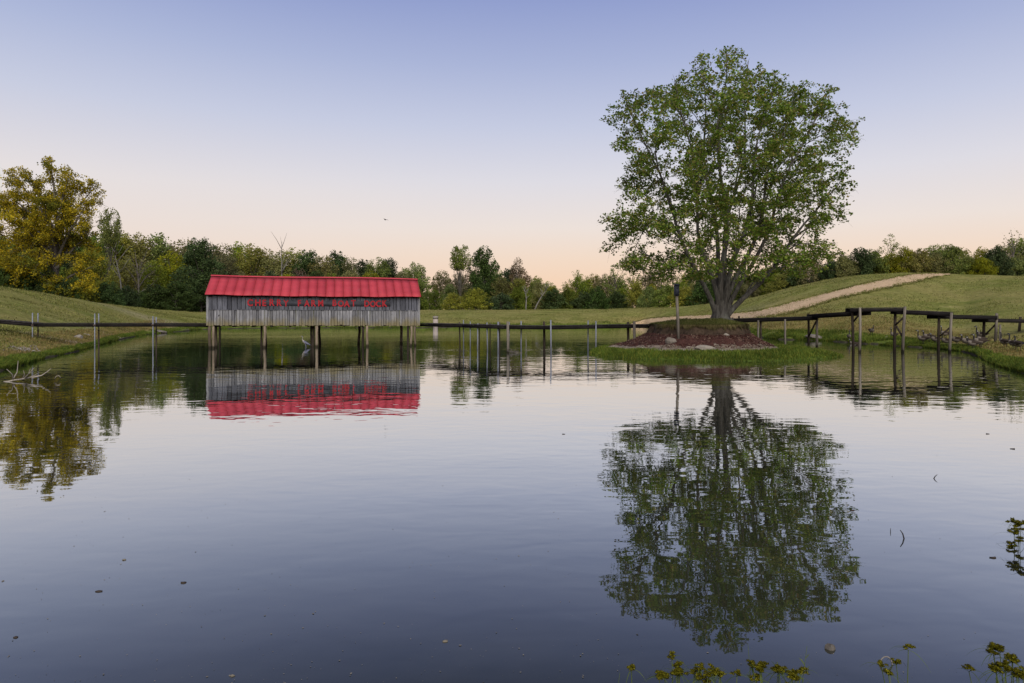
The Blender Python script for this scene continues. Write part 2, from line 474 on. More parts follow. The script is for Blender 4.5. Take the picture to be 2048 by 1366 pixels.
# ------------------------------------------------------------------ ground
def ground_mat():
    t = NT('grassland')
    P = t.pos()
    tt = t.attr('shore')
    n_big = t.noise(P, 0.10, 5, 0.6)
    n_mid = t.noise(t.mapping(P, (0.45, 1.0, 1.0)), 0.55, 7, 0.72)
    n_fine = t.noise(t.mapping(P, (0.7, 1.0, 2.0)), 2.6, 7, 0.8)
    c = t.ramp(n_mid, [(0.34, (0.088, 0.105, 0.020)), (0.50, (0.145, 0.152, 0.036)), (0.66, (0.225, 0.205, 0.070))])
    c = t.mix(t.ramp(n_big, [(0.42, 0.0), (0.62, 0.8)]), c, (0.20, 0.175, 0.058, 1))
    jit = t.math('ADD', tt, t.math('MULTIPLY', t.math('SUBTRACT', n_mid, 0.5), 0.12))
    lush = t.ramp(jit, [(0.0, 1.0), (0.05, 0.9), (0.11, 0.0)])
    dry = t.ramp(jit, [(0.06, 0.0), (0.14, 0.65), (0.24, 0.6), (0.34, 0.0)])
    dry = t.math('MULTIPLY', dry, t.ramp(n_mid, [(0.38, 0.15), (0.6, 1.0)]))
    dry = t.math('MULTIPLY', dry, t.attr('dry'))
    c = t.mix(dry, c, (0.21, 0.135, 0.055, 1))
    c = t.mix(lush, c, t.mix(n_fine, (0.06, 0.09, 0.012, 1), (0.12, 0.15, 0.022, 1)))
    c = t.mix(t.math('MULTIPLY', t.attr('bare'), t.ramp(n_fine, [(0.35, 0.45), (0.6, 1.0)])), c, (0.36, 0.29, 0.20, 1))
    mud = t.ramp(tt, [(0.0, 1.0), (0.006, 1.0), (0.012, 0.0)])
    c = t.mix(mud, c, (0.05, 0.045, 0.028, 1))
    c = t.mix(1.0, c, t.ramp(n_fine, [(0.3, 0.5), (0.7, 1.5)]), 'MULTIPLY')
    hgt = t.math('ADD', t.math('MULTIPLY', n_fine, 0.6), t.math('MULTIPLY', n_mid, 1.0))
    return t.done(t.bsdf(c, 0.95, 0.03, t.bump(hgt, 0.9, 0.16)))
M['ground'] = ground_mat()

def build_ground():
    uu = np.concatenate([-np.geomspace(10.0, 0.86, 40), np.linspace(-0.85, 0.85, 620), np.geomspace(0.86, 10.0, 40)])
    tl = np.concatenate([np.linspace(-0.12, 0.12, 50), np.linspace(0.13, 1.08, 80), [1.15, 1.25, 1.4, 1.7, 2.1, 3, 5, 9, 18, 40]])
    Uv, Tv = np.meshgrid(uu, tl, indexing='ij')
    Ys = shore_Y(Uv); Yc = np.maximum(smooth_interp(Uv, cr_u, cr_Y), Ys + 2)
    Y = np.maximum(Ys + Tv * (Yc - Ys), 1.0)
    X = Uv * Y
    Z, t = land(X, Y)
    Z = np.where(Y > 320, Z - 0.5, Z)
    nu, nt = Uv.shape
    V = np.stack([X, Y, Z], -1).reshape(-1, 3)
    i = np.arange(nu - 1)[:, None] * nt; j = np.arange(nt - 1)[None]
    Q = np.stack([i + j, i + nt + j, i + nt + j + 1, i + j + 1], -1).reshape(-1, 4)
    me = np_mesh('ground', V, Q, True)
    a = me.attributes.new('shore', 'FLOAT', 'POINT'); a.data.foreach_set('value', np.asarray(t, np.float32).ravel())
    pxx = Uv * F + 1024
    dry = np.clip(np.interp(pxx, [-200, 0, 250, 420, 520, 1200, 1330, 1480, 1900, 2100], [1, 1, 1, .7, .15, .15, .9, .6, .9, .9]), 0, 1)
    a = me.attributes.new('dry', 'FLOAT', 'POINT'); a.data.foreach_set('value', dry.ravel().astype(np.float32))
    # bare trampled earth on the lower bank at the left and beside the dirt path
    def blob(cx, cy, rx, ry):
        return np.clip(1.3 - np.hypot((X - cx) / rx, (Y - cy) / ry), 0, 1)
    p1 = px(40, depth(702)); p2 = px(165, depth(682))
    bare = np.maximum(blob(p1.x, p1.y + 4, 2.6, 1.6), 0.7 * blob(p2.x, p2.y + 4, 3.0, 2.2))
    p3 = px(330, 88); p4 = px(1370, 84)
    bare = np.maximum(bare, 0.45 * blob(p3.x, p3.y, 9, 4)); bare = np.maximum(bare, 0.55 * blob(p4.x, p4.y, 9, 7))
    a = me.attributes.new('bare', 'FLOAT', 'POINT'); a.data.foreach_set('value', bare.ravel().astype(np.float32))
    return tag(link('ground', me, M['ground']), 'olive grass banks sloping up from the pond', kind='structure')
build_ground()

def near_bank():
    xs = np.concatenate([-np.geomspace(90, 12.5, 12), np.linspace(-12, 12, 80), np.geomspace(12.5, 90, 12)])
    ys = np.concatenate([[-120, -60, -30, -15, -6, -2], np.linspace(0, 4.6, 30)])
    X, Y = np.meshgrid(xs, ys, indexing='ij')
    edge = 3.35 + 0.12 * np.sin(X * 1.7) + 0.07 * np.sin(X * 4.1 + 1)
    Z = np.clip((edge - Y) * 0.42, -0.5, 0.75) + 0.02 * np.sin(X * 7 + Y * 5)
    n, m = X.shape
    i = np.arange(n - 1)[:, None] * m; j = np.arange(m - 1)[None]
    Q = np.stack([i + j, i + m + j, i + m + j + 1, i + j + 1], -1).reshape(-1, 4)
    me = np_mesh('near_bank', np.stack([X, Y, Z], -1).reshape(-1, 3), Q, True)
    a = me.attributes.new('shore', 'FLOAT', 'POINT'); a.data.foreach_set('value', np.clip((edge - Y) * 0.05 + 0.01, 0, 1).ravel().astype(np.float32))
    return tag(link('near_bank', me, M['ground']), 'grassy bank where the photographer stands', kind='structure')
near_bank()

# ------------------------------------------------------------------ dirt path up the hill
def ray_land(xp, yp, Y0=40, Y1=140):
    """where the sight line through a photograph pixel meets the ground"""
    Ys = np.linspace(Y0, Y1, 1200)
    z = CZ + (HY - yp) * Ys / F
    h = land((xp - 1024) * Ys / F, Ys)[0]
    k = np.nonzero(h >= z)[0]
    if not len(k): return None
    Y = Ys[k[0]]
    return np.array([(xp - 1024) * Y / F, Y, h[k[0]]])

EDGE = []
def dirt_path():
    st = [(1262, 647.5, 652.5), (1290, 638.5, 652), (1325, 634, 651), (1360, 631.5, 649), (1420, 629, 645), (1459, 626.5, 643), (1494, 623.5, 640.5), (1524, 619.5, 638), (1574, 606, 630),
          (1624, 592.5, 615), (1674, 580, 599), (1724, 567.5, 588.5), (1774, 557, 578), (1824, 548, 567), (1850, 546.5, 560), (1874, 546.5, 554), (1900, 547.5, 550)]
    xs = np.array([s[0] for s in st], float)
    cx = np.linspace(xs[0], xs[-1], 150)
    top = np.interp(cx, xs, [s[1] for s in st]); bot = np.interp(cx, xs, [s[2] for s in st])
    A, B = [], []
    for k, (c, a, b) in enumerate(zip(cx, top, bot)):
        j1 = 0.7 * math.sin(k * 1.9) + rng.normal(0, 0.5); j2 = 0.7 * math.sin(k * 1.3 + 2) + rng.normal(0, 0.6)
        pa, pb = ray_land(c, a + 0.5 * j1), ray_land(c, b + 0.8 + 0.9 * j2)
        if pa is None or pb is None: continue
        A.append(pa); B.append(pb)
    A, B = np.array(A), np.array(B)
    m = 12
    w = np.linspace(0, 1, m)
    G = A[:, None] * (1 - w[None, :, None]) + B[:, None] * w[None, :, None]
    h = land(G[..., 0], G[..., 1])[0]
    G[..., 2] = h + 0.045 * np.sin(np.pi * np.clip(w * 1.0, 0, 1))[None] ** 0.5 + 0.02
    G[:, 0, 2] -= 0.08; G[:, -1, 2] -= 0.08
    n = len(G)
    i = np.arange(n - 1)[:, None] * m; j = np.arange(m - 1)[None]
    Q = np.stack([i + j, i + j + 1, i + m + j + 1, i + m + j], -1).reshape(-1, 4)
    t = NT('trodden_dirt')
    P = t.pos()
    a = t.noise(P, 0.9, 6, 0.7); b = t.noise(P, 5.0, 5, 0.7)
    c = t.ramp(a, [(0.3, (0.36, 0.255, 0.145)), (0.7, (0.52, 0.375, 0.225))])
    c = t.mix(t.ramp(b, [(0.55, 0.0), (0.68, 0.6)]), c, (0.14, 0.13, 0.05, 1))
    me = np_mesh('dirt_path', G.reshape(-1, 3), Q, True)
    # ragged grass growing in over both edges
    r = np.random.default_rng(15)
    E = []
    for side, nn in ((0, 5000), (m - 1, 9000)):
        k = r.integers(0, n - 1, nn); f = r.uniform(0, 1, nn)[:, None]
        p = G[k, side] * (1 - f) + G[k + 1, side] * f
        inn = unit(G[k, m // 2] - G[k, side])
        wdt = np.linalg.norm(G[k, 0] - G[k, -1], axis=1)
        p = p + inn * (np.abs(r.normal(0, 0.11, nn)) * wdt - 0.1)[:, None]
        E.append(p)
    P_ = np.concatenate(E); P_[:, 2] = land(P_[:, 0], P_[:, 1])[0]
    EDGE.append(P_)
    return tag(link('dirt_path', me, t.done(t.bsdf(c, 0.95, 0.1, t.bump(b, 0.5, 0.05)))), 'bare tan dirt path climbing over the right hill', kind='structure')
dirt_path()

# ------------------------------------------------------------------ water
def water():
    uu = np.concatenate([-np.geomspace(9, 0.9, 40), np.linspace(-0.88, 0.88, 300), np.geomspace(0.9, 9, 40)])
    Ys = shore_Y(uu) + 1.2
    V = [(0.0, 0.4, 0.0)] + [(u * y, y, 0.0) for u, y in zip(uu, Ys)]
    n = len(V)
    T = [[0, k + 1, k] for k in range(1, n - 1)]
    t = NT('pond_water')
    P = t.pos()
    xyz = t.sep(P)
    # gentle wind ripples, drawn out across the line of sight, with calm lanes between
    r1 = t.noise(t.mapping(P, (1.0, 1.7, 1.0), (0, 0, math.radians(-6))), 1.9, 1, 0.5, 0.3)
    r2 = t.noise(t.mapping(P, (0.8, 1.5, 1.0), (0, 0, math.radians(9))), 0.62, 1, 0.5, 0.2)
    r3 = t.noise(t.mapping(P, (1.0, 2.2, 1.0), (0, 0, math.radians(-10))), 4.2, 1, 0.5, 0.2)
    calm = t.noise(t.mapping(P, (0.6, 1.0, 1.0)), 0.11, 3)
    far = t.n('ShaderNodeMapRange'); t.set(far.inputs[0], xyz[1])
    far.inputs[1].default_value = 7; far.inputs[2].default_value = 26; far.inputs[3].default_value = 0.35; far.inputs[4].default_value = 1.0
    amp = t.math('MULTIPLY', t.ramp(calm, [(0.36, 0.25), (0.62, 1.0)]), far.outputs[0])
    # rings spreading from the geese at the right bank
    gp = px(1790, depth(702))
    d = t.n('ShaderNodeVectorMath', _operation='DISTANCE')
    t.set(d.inputs[0], P); d.inputs[1].default_value = (gp.x, gp.y, 0)
    dist = d.outputs['Value']
    dj = t.math('ADD', dist, t.math('MULTIPLY', r2, 1.2))
    ring = t.math('SINE', t.math('MULTIPLY', dj, 8.5))
    rf = t.n('ShaderNodeMapRange'); t.set(rf.inputs[0], dist)
    rf.inputs[1].default_value = 3; rf.inputs[2].default_value = 26; rf.inputs[3].default_value = 1.0; rf.inputs[4].default_value = 0.0
    h = t.math('ADD', t.math('MULTIPLY', r1, 1.0), t.math('MULTIPLY', r2, 2.0))
    h = t.math('ADD', h, t.math('MULTIPLY', r3, 0.12))
    h = t.math('MULTIPLY', h, amp)
    h = t.math('ADD', h, t.math('MULTIPLY', t.math('MULTIPLY', t.math('MULTIPLY', ring, t.ramp(t.noise(P, 0.2, 2), [(0.35, 0.2), (0.6, 1.0)])), rf.outputs[0]), 0.30))
    bp = t.bump(h, 1.0, 0.0065)
    silt = t.noise(P, 0.5, 5, 0.6)
    specks = t.noise(P, 16.0, 2)
    c = t.ramp(silt, [(0.3, (0.012, 0.014, 0.010)), (0.7, (0.028, 0.028, 0.018))])
    dif = t.n('ShaderNodeBsdfDiffuse'); t.set(dif.inputs['Color'], c)
    gl = t.n('ShaderNodeBsdfGlossy'); gl.inputs['Roughness'].default_value = 0.012
    gl.inputs['Color'].default_value = (0.94, 0.965, 0.985, 1)
    t.set(gl.inputs['Normal'], bp)
    lw = t.n('ShaderNodeLayerWeight'); lw.inputs['Blend'].default_value = 0.5
    t.set(lw.inputs['Normal'], bp)
    # how much of the sky the surface gives back, by the sine of the angle at which one looks down on it
    refl = t.ramp(t.math('SUBTRACT', 1.0, lw.outputs['Facing']), [(0.0, 0.98), (0.06, 0.91), (0.10, 0.86), (0.15, 0.80), (0.20, 0.72), (0.25, 0.60), (0.30, 0.465), (0.36, 0.315), (0.42, 0.19), (0.48, 0.10), (0.7, 0.045), (1.0, 0.022)])
    p = t.n('ShaderNodeMixShader')
    t.set(p.inputs[0], refl); t.t.links.new(dif.outputs[0], p.inputs[1]); t.t.links.new(gl.outputs[0], p.inputs[2])
    me = np_mesh('pond_water', V, np.array(T))
    o = tag(link('pond_water', me, t.done(p.outputs[0])), 'still farm pond mirroring the evening sky', kind='structure')
    return o
water()

# ------------------------------------------------------------------ island
def ell(cx, cy, rx, ry, ox, oy, ang):
    """distance from (ox,oy) along ang to an ellipse that contains it"""
    dx, dy = np.cos(ang) / rx, np.sin(ang) / ry
    px_, py_ = (ox - cx) / rx, (oy - cy) / ry
    a = dx * dx + dy * dy; b = 2 * (px_ * dx + py_ * dy); c = px_ ** 2 + py_ ** 2 - 1
    return (-b + np.sqrt(np.maximum(b * b - 4 * a * c, 0))) / (2 * a)
IC = (11.6, 40.8)
IE = [(11.1, 38.5, 6.6, 6.05, 0.02), (10.35, 39.2, 4.55, 3.8, 0.34), (11.15, 40.95, 2.95, 3.0, 1.05), (11.15, 41.0, 2.68, 2.72, 1.56)]
def island_radii(ang):
    R = [ell(a, b, c, d, IC[0], IC[1], ang) for a, b, c, d, z in IE]
    R[0] = R[0] * (1 + 0.018 * np.sin(7 * ang) + 0.012 * np.sin(17 * ang + 1))
    R[1] = np.minimum(R[1] * (1 + 0.035 * np.sin(9 * ang + 2) + 0.025 * np.sin(19 * ang) + 0.02 * np.sin(37 * ang + 1) + 0.012 * np.sin(61 * ang)), R[0] * 0.93)
    R[2] = R[2] * (1 + 0.03 * np.sin(11 * ang) + 0.02 * np.sin(23 * ang))
    R[3] = np.minimum(R[3] * (1 + 0.03 * np.sin(11 * ang) + 0.02 * np.sin(23 * ang) + 0.015 * np.sin(41 * ang)), R[2] - 0.1)
    R[1] = np.maximum(R[1], R[2] + 0.35)
    R[0] = np.maximum(R[0], R[1] + 0.8)
    return R
def island_z(x, y):
    ang = np.arctan2(y - IC[1], x - IC[0]); r = np.hypot(x - IC[0], y - IC[1])
    R = island_radii(ang)
    z = np.where(r < R[3], 1.95 - 0.39 * (r / R[3]) ** 1.5, 0)
    z = np.where((r >= R[3]) & (r < R[2]), 1.56 + (1.05 - 1.56) * (r - R[3]) / (R[2] - R[3]), z)
    z = np.where((r >= R[2]) & (r < R[1]), 1.05 + (0.34 - 1.05) * (r - R[2]) / (R[1] - R[2]), z)
    z = np.where((r >= R[1]) & (r < R[0]), 0.34 + (0.04 - 0.34) * ((r - R[1]) / (R[0] - R[1])) ** 0.8, z)
    z = np.where(r >= R[0], 0.04 - (r - R[0]) * 0.5, z)
    return z
def soil_mat(name, a, b, sc, bump=0.6, flecks=None):
    t = NT(name)
    P = t.pos()
    n1 = t.noise(P, sc, 6, 0.7); n2 = t.noise(P, sc * 5, 4, 0.7)
    c = t.ramp(n1, [(0.3, a), (0.7, b)])
    c = t.mix(1.0, c, t.ramp(n2, [(0.25, 0.5), (0.75, 1.5)]), 'MULTIPLY')
    if flecks:
        c = t.mix(t.ramp(n2, [(0.63, 0.0), (0.7, 0.8)]), c, flecks + (1,))
    return t.done(t.bsdf(c, 0.95, 0.1, t.bump(n2, bump, 0.06)))
M['turf'] = soil_mat('turf', (0.055, 0.065, 0.018), (0.12, 0.12, 0.04), 1.5)
M['scarp'] = soil_mat('scarp_soil', (0.02, 0.014, 0.010), (0.07, 0.048, 0.032), 2.0)
M['blade_mound'] = leaf_mat('mound_blade', [(0.06, 0.075, 0.018), (0.10, 0.11, 0.028), (0.15, 0.135, 0.05)], 0.25, 0.6)
M['mulch'] = soil_mat('red_mulch', (0.030, 0.013, 0.011), (0.085, 0.037, 0.029), 3.0, 0.9, (0.17, 0.09, 0.06))
M['sand'] = soil_mat('sandy_edge', (0.05, 0.035, 0.022), (0.27, 0.225, 0.175), 1.6, 0.6, (0.06, 0.08, 0.02))
M['ring_turf'] = soil_mat('waterside_turf', (0.035, 0.06, 0.008), (0.085, 0.115, 0.016), 1.5)
def island():
    ang = np.linspace(0, 2 * math.pi, 240, endpoint=False)
    R = island_radii(ang)
    rings, zone = [], []
    for f in np.linspace(0.02, 1, 14): rings.append(R[3] * f); zone.append(0)
    for f in np.linspace(0.15, 1, 6): rings.append(R[3] + (R[2] - R[3]) * f); zone.append(1)
    for f in np.linspace(0.08, 1, 12): rings.append(R[2] + (R[1] - R[2]) * f); zone.append(2 if f < 0.86 else 3)
    for f in np.linspace(0.05, 1, 12): rings.append(R[1] + (R[0] - R[1]) * f); zone.append(3 if f < 0.12 else 4)
    rings += [R[0] + 0.5, R[0] + 1.6]; zone += [4, 4]
    V = []
    for k, r in enumerate(rings):
        x = IC[0] + r * np.cos(ang); y = IC[1] + r * np.sin(ang)
        z = island_z(x, y)
        nz = wob(x, y, 11, 2.2) * 0.05 + wob(x, y, 12, 6.0) * 0.03
        V.append(np.stack([x, y, z + (nz if zone[k] in (0, 1, 2) else nz * 0.5)], -1))
    n = len(ang)
    V = np.concatenate(V)
    Q, mi = [], []
    for k in range(len(rings) - 1):
        a = k * n + np.arange(n); b = k * n + (np.arange(n) + 1) % n
        Q.append(np.stack([a, a + n, b + n, b], -1))
        xm, ym = IC[0] + rings[k + 1] * np.cos(ang), IC[1] + rings[k + 1] * np.sin(ang)
        jz = 0.5 * wob(xm, ym, 21, 1.5) + 0.5 * wob(xm, ym, 22, 5.0)
        front = np.clip(-np.sin(ang), 0, 1)
        zk = np.full(n, zone[k + 1])
        if zone[k + 1] in (2, 3, 4):
            f1 = (rings[k + 1] - R[2]) / (R[1] - R[2]); f0 = (rings[k + 1] - R[1]) / (R[0] - R[1])
            zk = np.where(f1 < 0.93 - 0.20 * front + 0.22 * jz, 2, np.where(f0 < 0.02 + 0.10 * front + 0.12 * jz, 3, 4))
        mi += list(zk)
    V = np.concatenate([V, [[IC[0], IC[1], 1.95]]])
    a = np.arange(n); b = (a + 1) % n
    T = np.stack([np.full(n, len(V) - 1), a, b], -1)
    me = np_mesh('island', V, [np.concatenate(Q), T], True, mi + [0] * n)
    return tag(link('island', me, [M['turf'], M['scarp'], M['mulch'], M['sand'], M['ring_turf']]), 'small island with a red mulch slope and grassy top', kind='structure')
island()

# ------------------------------------------------------------------ leaves, blades, branches
def leaf_mesh(name, P, N, size, seed=0, aspect=1.0, fold=0.25):
    """one folded four-point leaf at every point P with normal N"""
    r = np.random.default_rng(seed)
    n = len(P)
    N = unit(np.asarray(N, float))
    A = unit(np.cross(N, r.normal(0, 1, (n, 3))))
    B = np.cross(N, A)
    s = (size * r.uniform(0.65, 1.25, n))[:, None]
    v0 = P - A * s * 0.5
    v1 = P + B * s * 0.5 * aspect - N * s * fold
    v2 = P + A * s * 0.5
    v3 = P - B * s * 0.5 * aspect - N * s * fold
    V = np.stack([v0, v1, v2, v3], 1).reshape(-1, 3)
    b = np.arange(n)[:, None] * 4
    T = np.concatenate([b + [0, 1, 2], b + [0, 2, 3]], 1).reshape(-1, 3)
    return np_mesh(name, V, T)

def blade_mesh(name, P, h, w, seed=0, lean=0.35):
    """grass: one bent two-piece blade at every point"""
    r = np.random.default_rng(seed)
    n = len(P)
    a = r.uniform(0, 2 * math.pi, n)
    s = np.stack([np.cos(a), np.sin(a), np.zeros(n)], -1)
    l = r.normal(0, lean, (n, 3)); l[:, 2] = 0
    hh = (h * r.uniform(0.45, 1.2, n))[:, None]
    up = np.array([0, 0, 1.0])
    ww = (w * r.uniform(0.6, 1.3, n))[:, None]
    v0 = P - s * ww / 2; v1 = P + s * ww / 2
    mid = P + up * hh * 0.6 + l * hh * 0.35
    v2 = mid + s * ww * 0.35; v3 = mid - s * ww * 0.35
    v4 = P + up * hh * 0.95 + l * hh
    V = np.stack([v0, v1, v2, v3, v4], 1).reshape(-1, 3)
    b = np.arange(n)[:, None] * 5
    T = np.concatenate([b + [0, 1, 2], b + [0, 2, 3], b + [3, 2, 4]], 1).reshape(-1, 3)
    return np_mesh(name, V, T)

def tubes_mesh(name, segs, sides_of=lambda r: 5):
    V, Q, n = [], [], 0
    for pts, rad in segs:
        v, q, _ = tube_geo(pts, rad, sides_of(rad[0]), False)
        V.append(v); Q.append(q + n); n += len(v)
    return np_mesh(name, np.concatenate(V), np.concatenate(Q), True)

def bez(p0, p1, p2, k):
    t = np.linspace(0, 1, k)[:, None]
    return (1 - t) ** 2 * p0 + 2 * t * (1 - t) * p1 + t * t * p2

def grow(seed, env, limbs, sec_step, sec_len, twig_step, twig_len, per_twig, spread, droop=0.1, trunk_segs=(), limb_r=None, sec_from=0.22, sec_ang=(0.5, 0.95), shrink=0.55, rfac=1.0, tip_up=0.25, flat=1.0, vspread=1.0):
    """branches off given limbs (polylines): side branches, twigs and leaf positions inside the crown outline env(p) -> bool"""
    r = np.random.default_rng(seed)
    segs = list(trunk_segs); fine = []; LP = []; LN = []
    def perp(d):
        q = np.cross(d, r.normal(0, 1, 3)); return q / max(np.linalg.norm(q), 1e-6)
    def twigs(pts, L, r0):
        k = max(1, int(L / twig_step))
        for t in np.linspace(0.25, 1.0, k):
            i = min(int(t * (len(pts) - 1)), len(pts) - 2)
            f = t * (len(pts) - 1) - i
            p = pts[i] * (1 - f) + pts[i + 1] * f
            d = pts[i + 1] - pts[i]; d /= max(np.linalg.norm(d), 1e-6)
            a = r.uniform(0.5, 1.1) if t < 0.98 else 0.1
            w = d * math.cos(a) + perp(d) * math.sin(a)
            w[2] = w[2] * flat + tip_up * 0.4
            w /= np.linalg.norm(w)
            ln = twig_len * r.uniform(0.6, 1.3)
            e = p + w * ln; e[2] -= droop * ln
            fine.append((np.array([p, (p + e) / 2 + r.normal(0, 0.03, 3) * ln, e]), np.array([r0 * 0.5, r0 * 0.35, r0 * 0.15])))
            m = max(2, int(per_twig * r.uniform(0.6, 1.4)))
            q = r.uniform(0.25, 1.08, m)[:, None]
            LP.append(p * (1 - q) + e * q + r.normal(0, spread, (m, 3)) * np.array([1, 1, vspread]))
    for pts, rad in limbs:
        pts = np.asarray(pts, float)
        segs.append((pts, rad))
        seg = np.linalg.norm(np.diff(pts, axis=0), axis=1); L = seg.sum()
        cum = np.concatenate([[0], np.cumsum(seg)]) / L
        n = max(3, int(L * (1 - sec_from) / sec_step))
        for t in np.linspace(sec_from, 1.0, n):
            t = min(1, t + r.uniform(-0.5, 0.5) / n)
            i = min(np.searchsorted(cum, t, side='right') - 1, len(pts) - 2)
            f = (t - cum[i]) / max(cum[i + 1] - cum[i], 1e-6)
            p = pts[i] * (1 - f) + pts[i + 1] * f
            d = pts[i + 1] - pts[i]; d /= max(np.linalg.norm(d), 1e-6)
            a = r.uniform(*sec_ang)
            w = d * math.cos(a) + perp(d) * math.sin(a)
            w[2] = w[2] * flat + tip_up * 0.5
            w /= np.linalg.norm(w)
            ln = sec_len * (1 - shrink * t) * r.uniform(0.6, 1.25)
            for _ in range(5):
                e = p + w * ln
                if env(e): break
                ln *= 0.7
            else:
                continue
            mid = p + w * ln * 0.55; mid[2] += tip_up * 0.12 * ln
            e = e.copy(); e[2] -= droop * ln
            pp = bez(p, mid, e, 4) + r.normal(0, 0.02, (4, 3)) * ln
            pp[0] = p
            r0 = max(0.35 * np.interp(t, cum, rad), 0.012 * rfac)
            segs.append((pp, np.linspace(r0, r0 * 0.3, 4)))
            twigs(pp, ln, r0)
        twigs(pts[-3:], np.linalg.norm(pts[-1] - pts[-3]), rad[-1])
    LP = np.concatenate(LP)
    keep = np.array([env(p) for p in LP]) if len(LP) < 3e5 else np.ones(len(LP), bool)
    LP = LP[keep]
    LN = r.normal(0, 1, LP.shape) * np.array([0.75, 0.75, 0.6]) + np.array([0, 0, 0.55])
    return segs, fine, LP, LN

# ------------------------------------------------------------------ the big maple on the island
MX, MY = (1441 - 1024) * 41.2 / F, 41.2
SM = 41.2 / F
def maple():
    base_z = float(island_z(np.array(MX), np.array(MY))) - 0.03
    root = empty('maple_tree', (MX, MY, base_z), 'big spreading green maple with many pale limbs on the island', 'tree')
    rows = np.array([90, 110, 140, 165, 180, 215, 250, 300, 350, 380, 410, 440, 470, 500, 530, 556, 574.0])
    left = np.array([1425, 1395, 1365, 1330, 1232, 1212, 1216, 1216, 1222, 1240, 1216, 1200, 1203, 1218, 1228, 1270, 1400.0])
    right = np.array([1470, 1510, 1540, 1640, 1682, 1705, 1728, 1712, 1700, 1716, 1694, 1690, 1672, 1690, 1680, 1600, 1470.0])
    zz = (zat(rows, 41.2) - base_z)[::-1]
    xl = ((left - 1441) * SM)[::-1]; xr = ((right - 1441) * SM)[::-1]
    def env(p):
        k = 41.2 / (41.2 + p[1])                        # the crown narrows and lowers towards the pond side
        z = (p[2] + base_z - CZ) * k + CZ - base_z
        if z < zz[0] or z > zz[-1]: return False
        a, b = np.interp(z, zz, xl), np.interp(z, zz, xr)
        c, hw = (a + b) / 2, (b - a) / 2
        wy = 0.92 * hw
        an = math.atan2(p[1], p[0])
        wig = 1.04 + 0.07 * math.sin(3.1 * z + 4 * an) + 0.06 * math.sin(7 * an + z) + 0.07 * math.sin(6.3 * z - 2 * an)
        return (((p[0] + MX) * k - MX - c) / hw) ** 2 + (p[1] / wy) ** 2 < wig
    def seat(p):                                        # bring a limb tip inside the outline
        k = 41.2 / (41.2 + p[1])
        return np.array([(p[0] + MX) / k - MX, p[1], (p[2] + base_z - CZ) / k + CZ - base_z])
    r = np.random.default_rng(21)
    limbs = []
    # the limbs that the photograph shows: (column, row) of the tip, depth offset of the tip, start height, start column, girth, bend
    L = [(1245, 195, -1.5, 1.5, 1424, .17, .55), (1262, 300, 1.5, 1.3, 1420, .15, .5), (1300, 160, 2.5, 1.9, 1430, .15, .5), (1345, 150, -3.0, 2.0, 1433, .16, .5),
         (1400, 110, 1.0, 2.2, 1437, .18, .5), (1452, 96, -1.0, 2.4, 1441, .22, .5), (1500, 112, 2.0, 2.2, 1447, .17, .5), (1555, 150, -2.5, 2.0, 1452, .19, .5),
         (1610, 160, 1.5, 1.9, 1455, .18, .45), (1668, 170, -1.0, 1.6, 1460, .17, .45), (1700, 240, 1.8, 1.5, 1462, .16, .4), (1708, 330, -1.5, 1.4, 1464, .19, .25),
         (1690, 420, 1.0, 1.2, 1462, .14, .3), (1222, 420, -2.0, 1.2, 1419, .13, .45), (1212, 480, 0.5, 1.0, 1418, .12, .5), (1250, 520, -2.5, 1.1, 1420, .10, .5),
         (1660, 480, -2.5, 1.2, 1462, .11, .4), (1630, 520, 2.0, 1.2, 1460, .10, .45), (1230, 240, 0.8, 1.4, 1422, .14, .5),
         (1440, 230, 5.8, 2.2, 1441, .15, .5), (1380, 300, 6.2, 2.0, 1436, .14, .5), (1510, 300, 6.0, 2.0, 1449, .14, .5), (1440, 260, -6.0, 2.2, 1441, .14, .5),
         (1365, 330, -6.2, 1.8, 1434, .13, .5), (1535, 330, -6.2, 1.8, 1450, .13, .5), (1330, 440, -5.0, 1.4, 1428, .10, .5), (1560, 440, -5.2, 1.4, 1452, .10, .5),
         (1330, 440, 5.0, 1.4, 1428, .10, .5), (1560, 450, 5.2, 1.4, 1452, .10, .5), (1450, 420, -5.5, 1.7, 1442, .10, .6), (1480, 180, -3.5, 2.4, 1444, .14, .5), (1330, 220, -1.0, 1.9, 1430, .14, .5),
         (1590, 260, -4.0, 1.9, 1453, .14, .45), (1290, 370, 3.5, 1.6, 1424, .11, .5), (1625, 370, 3.5, 1.6, 1458, .11, .45), (1270, 400, -4.0, 1.4, 1422, .11, .5)]
    L.sort(key=lambda q: -q[5])
    def nearest_on(p, lo=0.16, hi=0.75):
        best = None
        for pts, rad in limbs:
            k = len(pts)
            for i in range(max(1, int(k * lo)), max(2, int(k * hi))):
                q = pts[i]; d = p - q; ln = np.linalg.norm(d)
                tg = unit(pts[min(i + 1, k - 1)] - pts[i - 1])
                cs = float(d @ tg) / max(ln, 1e-6)
                if cs < 0.35 or ln < 0.6 or rad[i] < 0.014: continue
                cost = ln * (1.9 - cs) * (1 + 0.25 * max(0, 0.85 - cs))
                if best is None or cost < best[0]: best = (cost, q, tg, rad[i], ln)
        return best
    def limb(p0, p1, p2, r0, k=14):
        pts = bez(p0, p1, p2, k); t = np.linspace(0, 1, k); ln = np.linalg.norm(p2 - p0)
        wv = np.stack([np.sin(t * 9 + r.uniform(0, 6)), np.sin(t * 8 + r.uniform(0, 6)), 0 * t], -1) * 0.022 * ln * (t * (1 - t) * 4)[:, None]
        pts = pts + wv + r.normal(0, 0.003 * ln, (k, 3)) * t[:, None]
        limbs.append((pts, r0 * (1 - 0.93 * t ** 0.7) + 0.008))
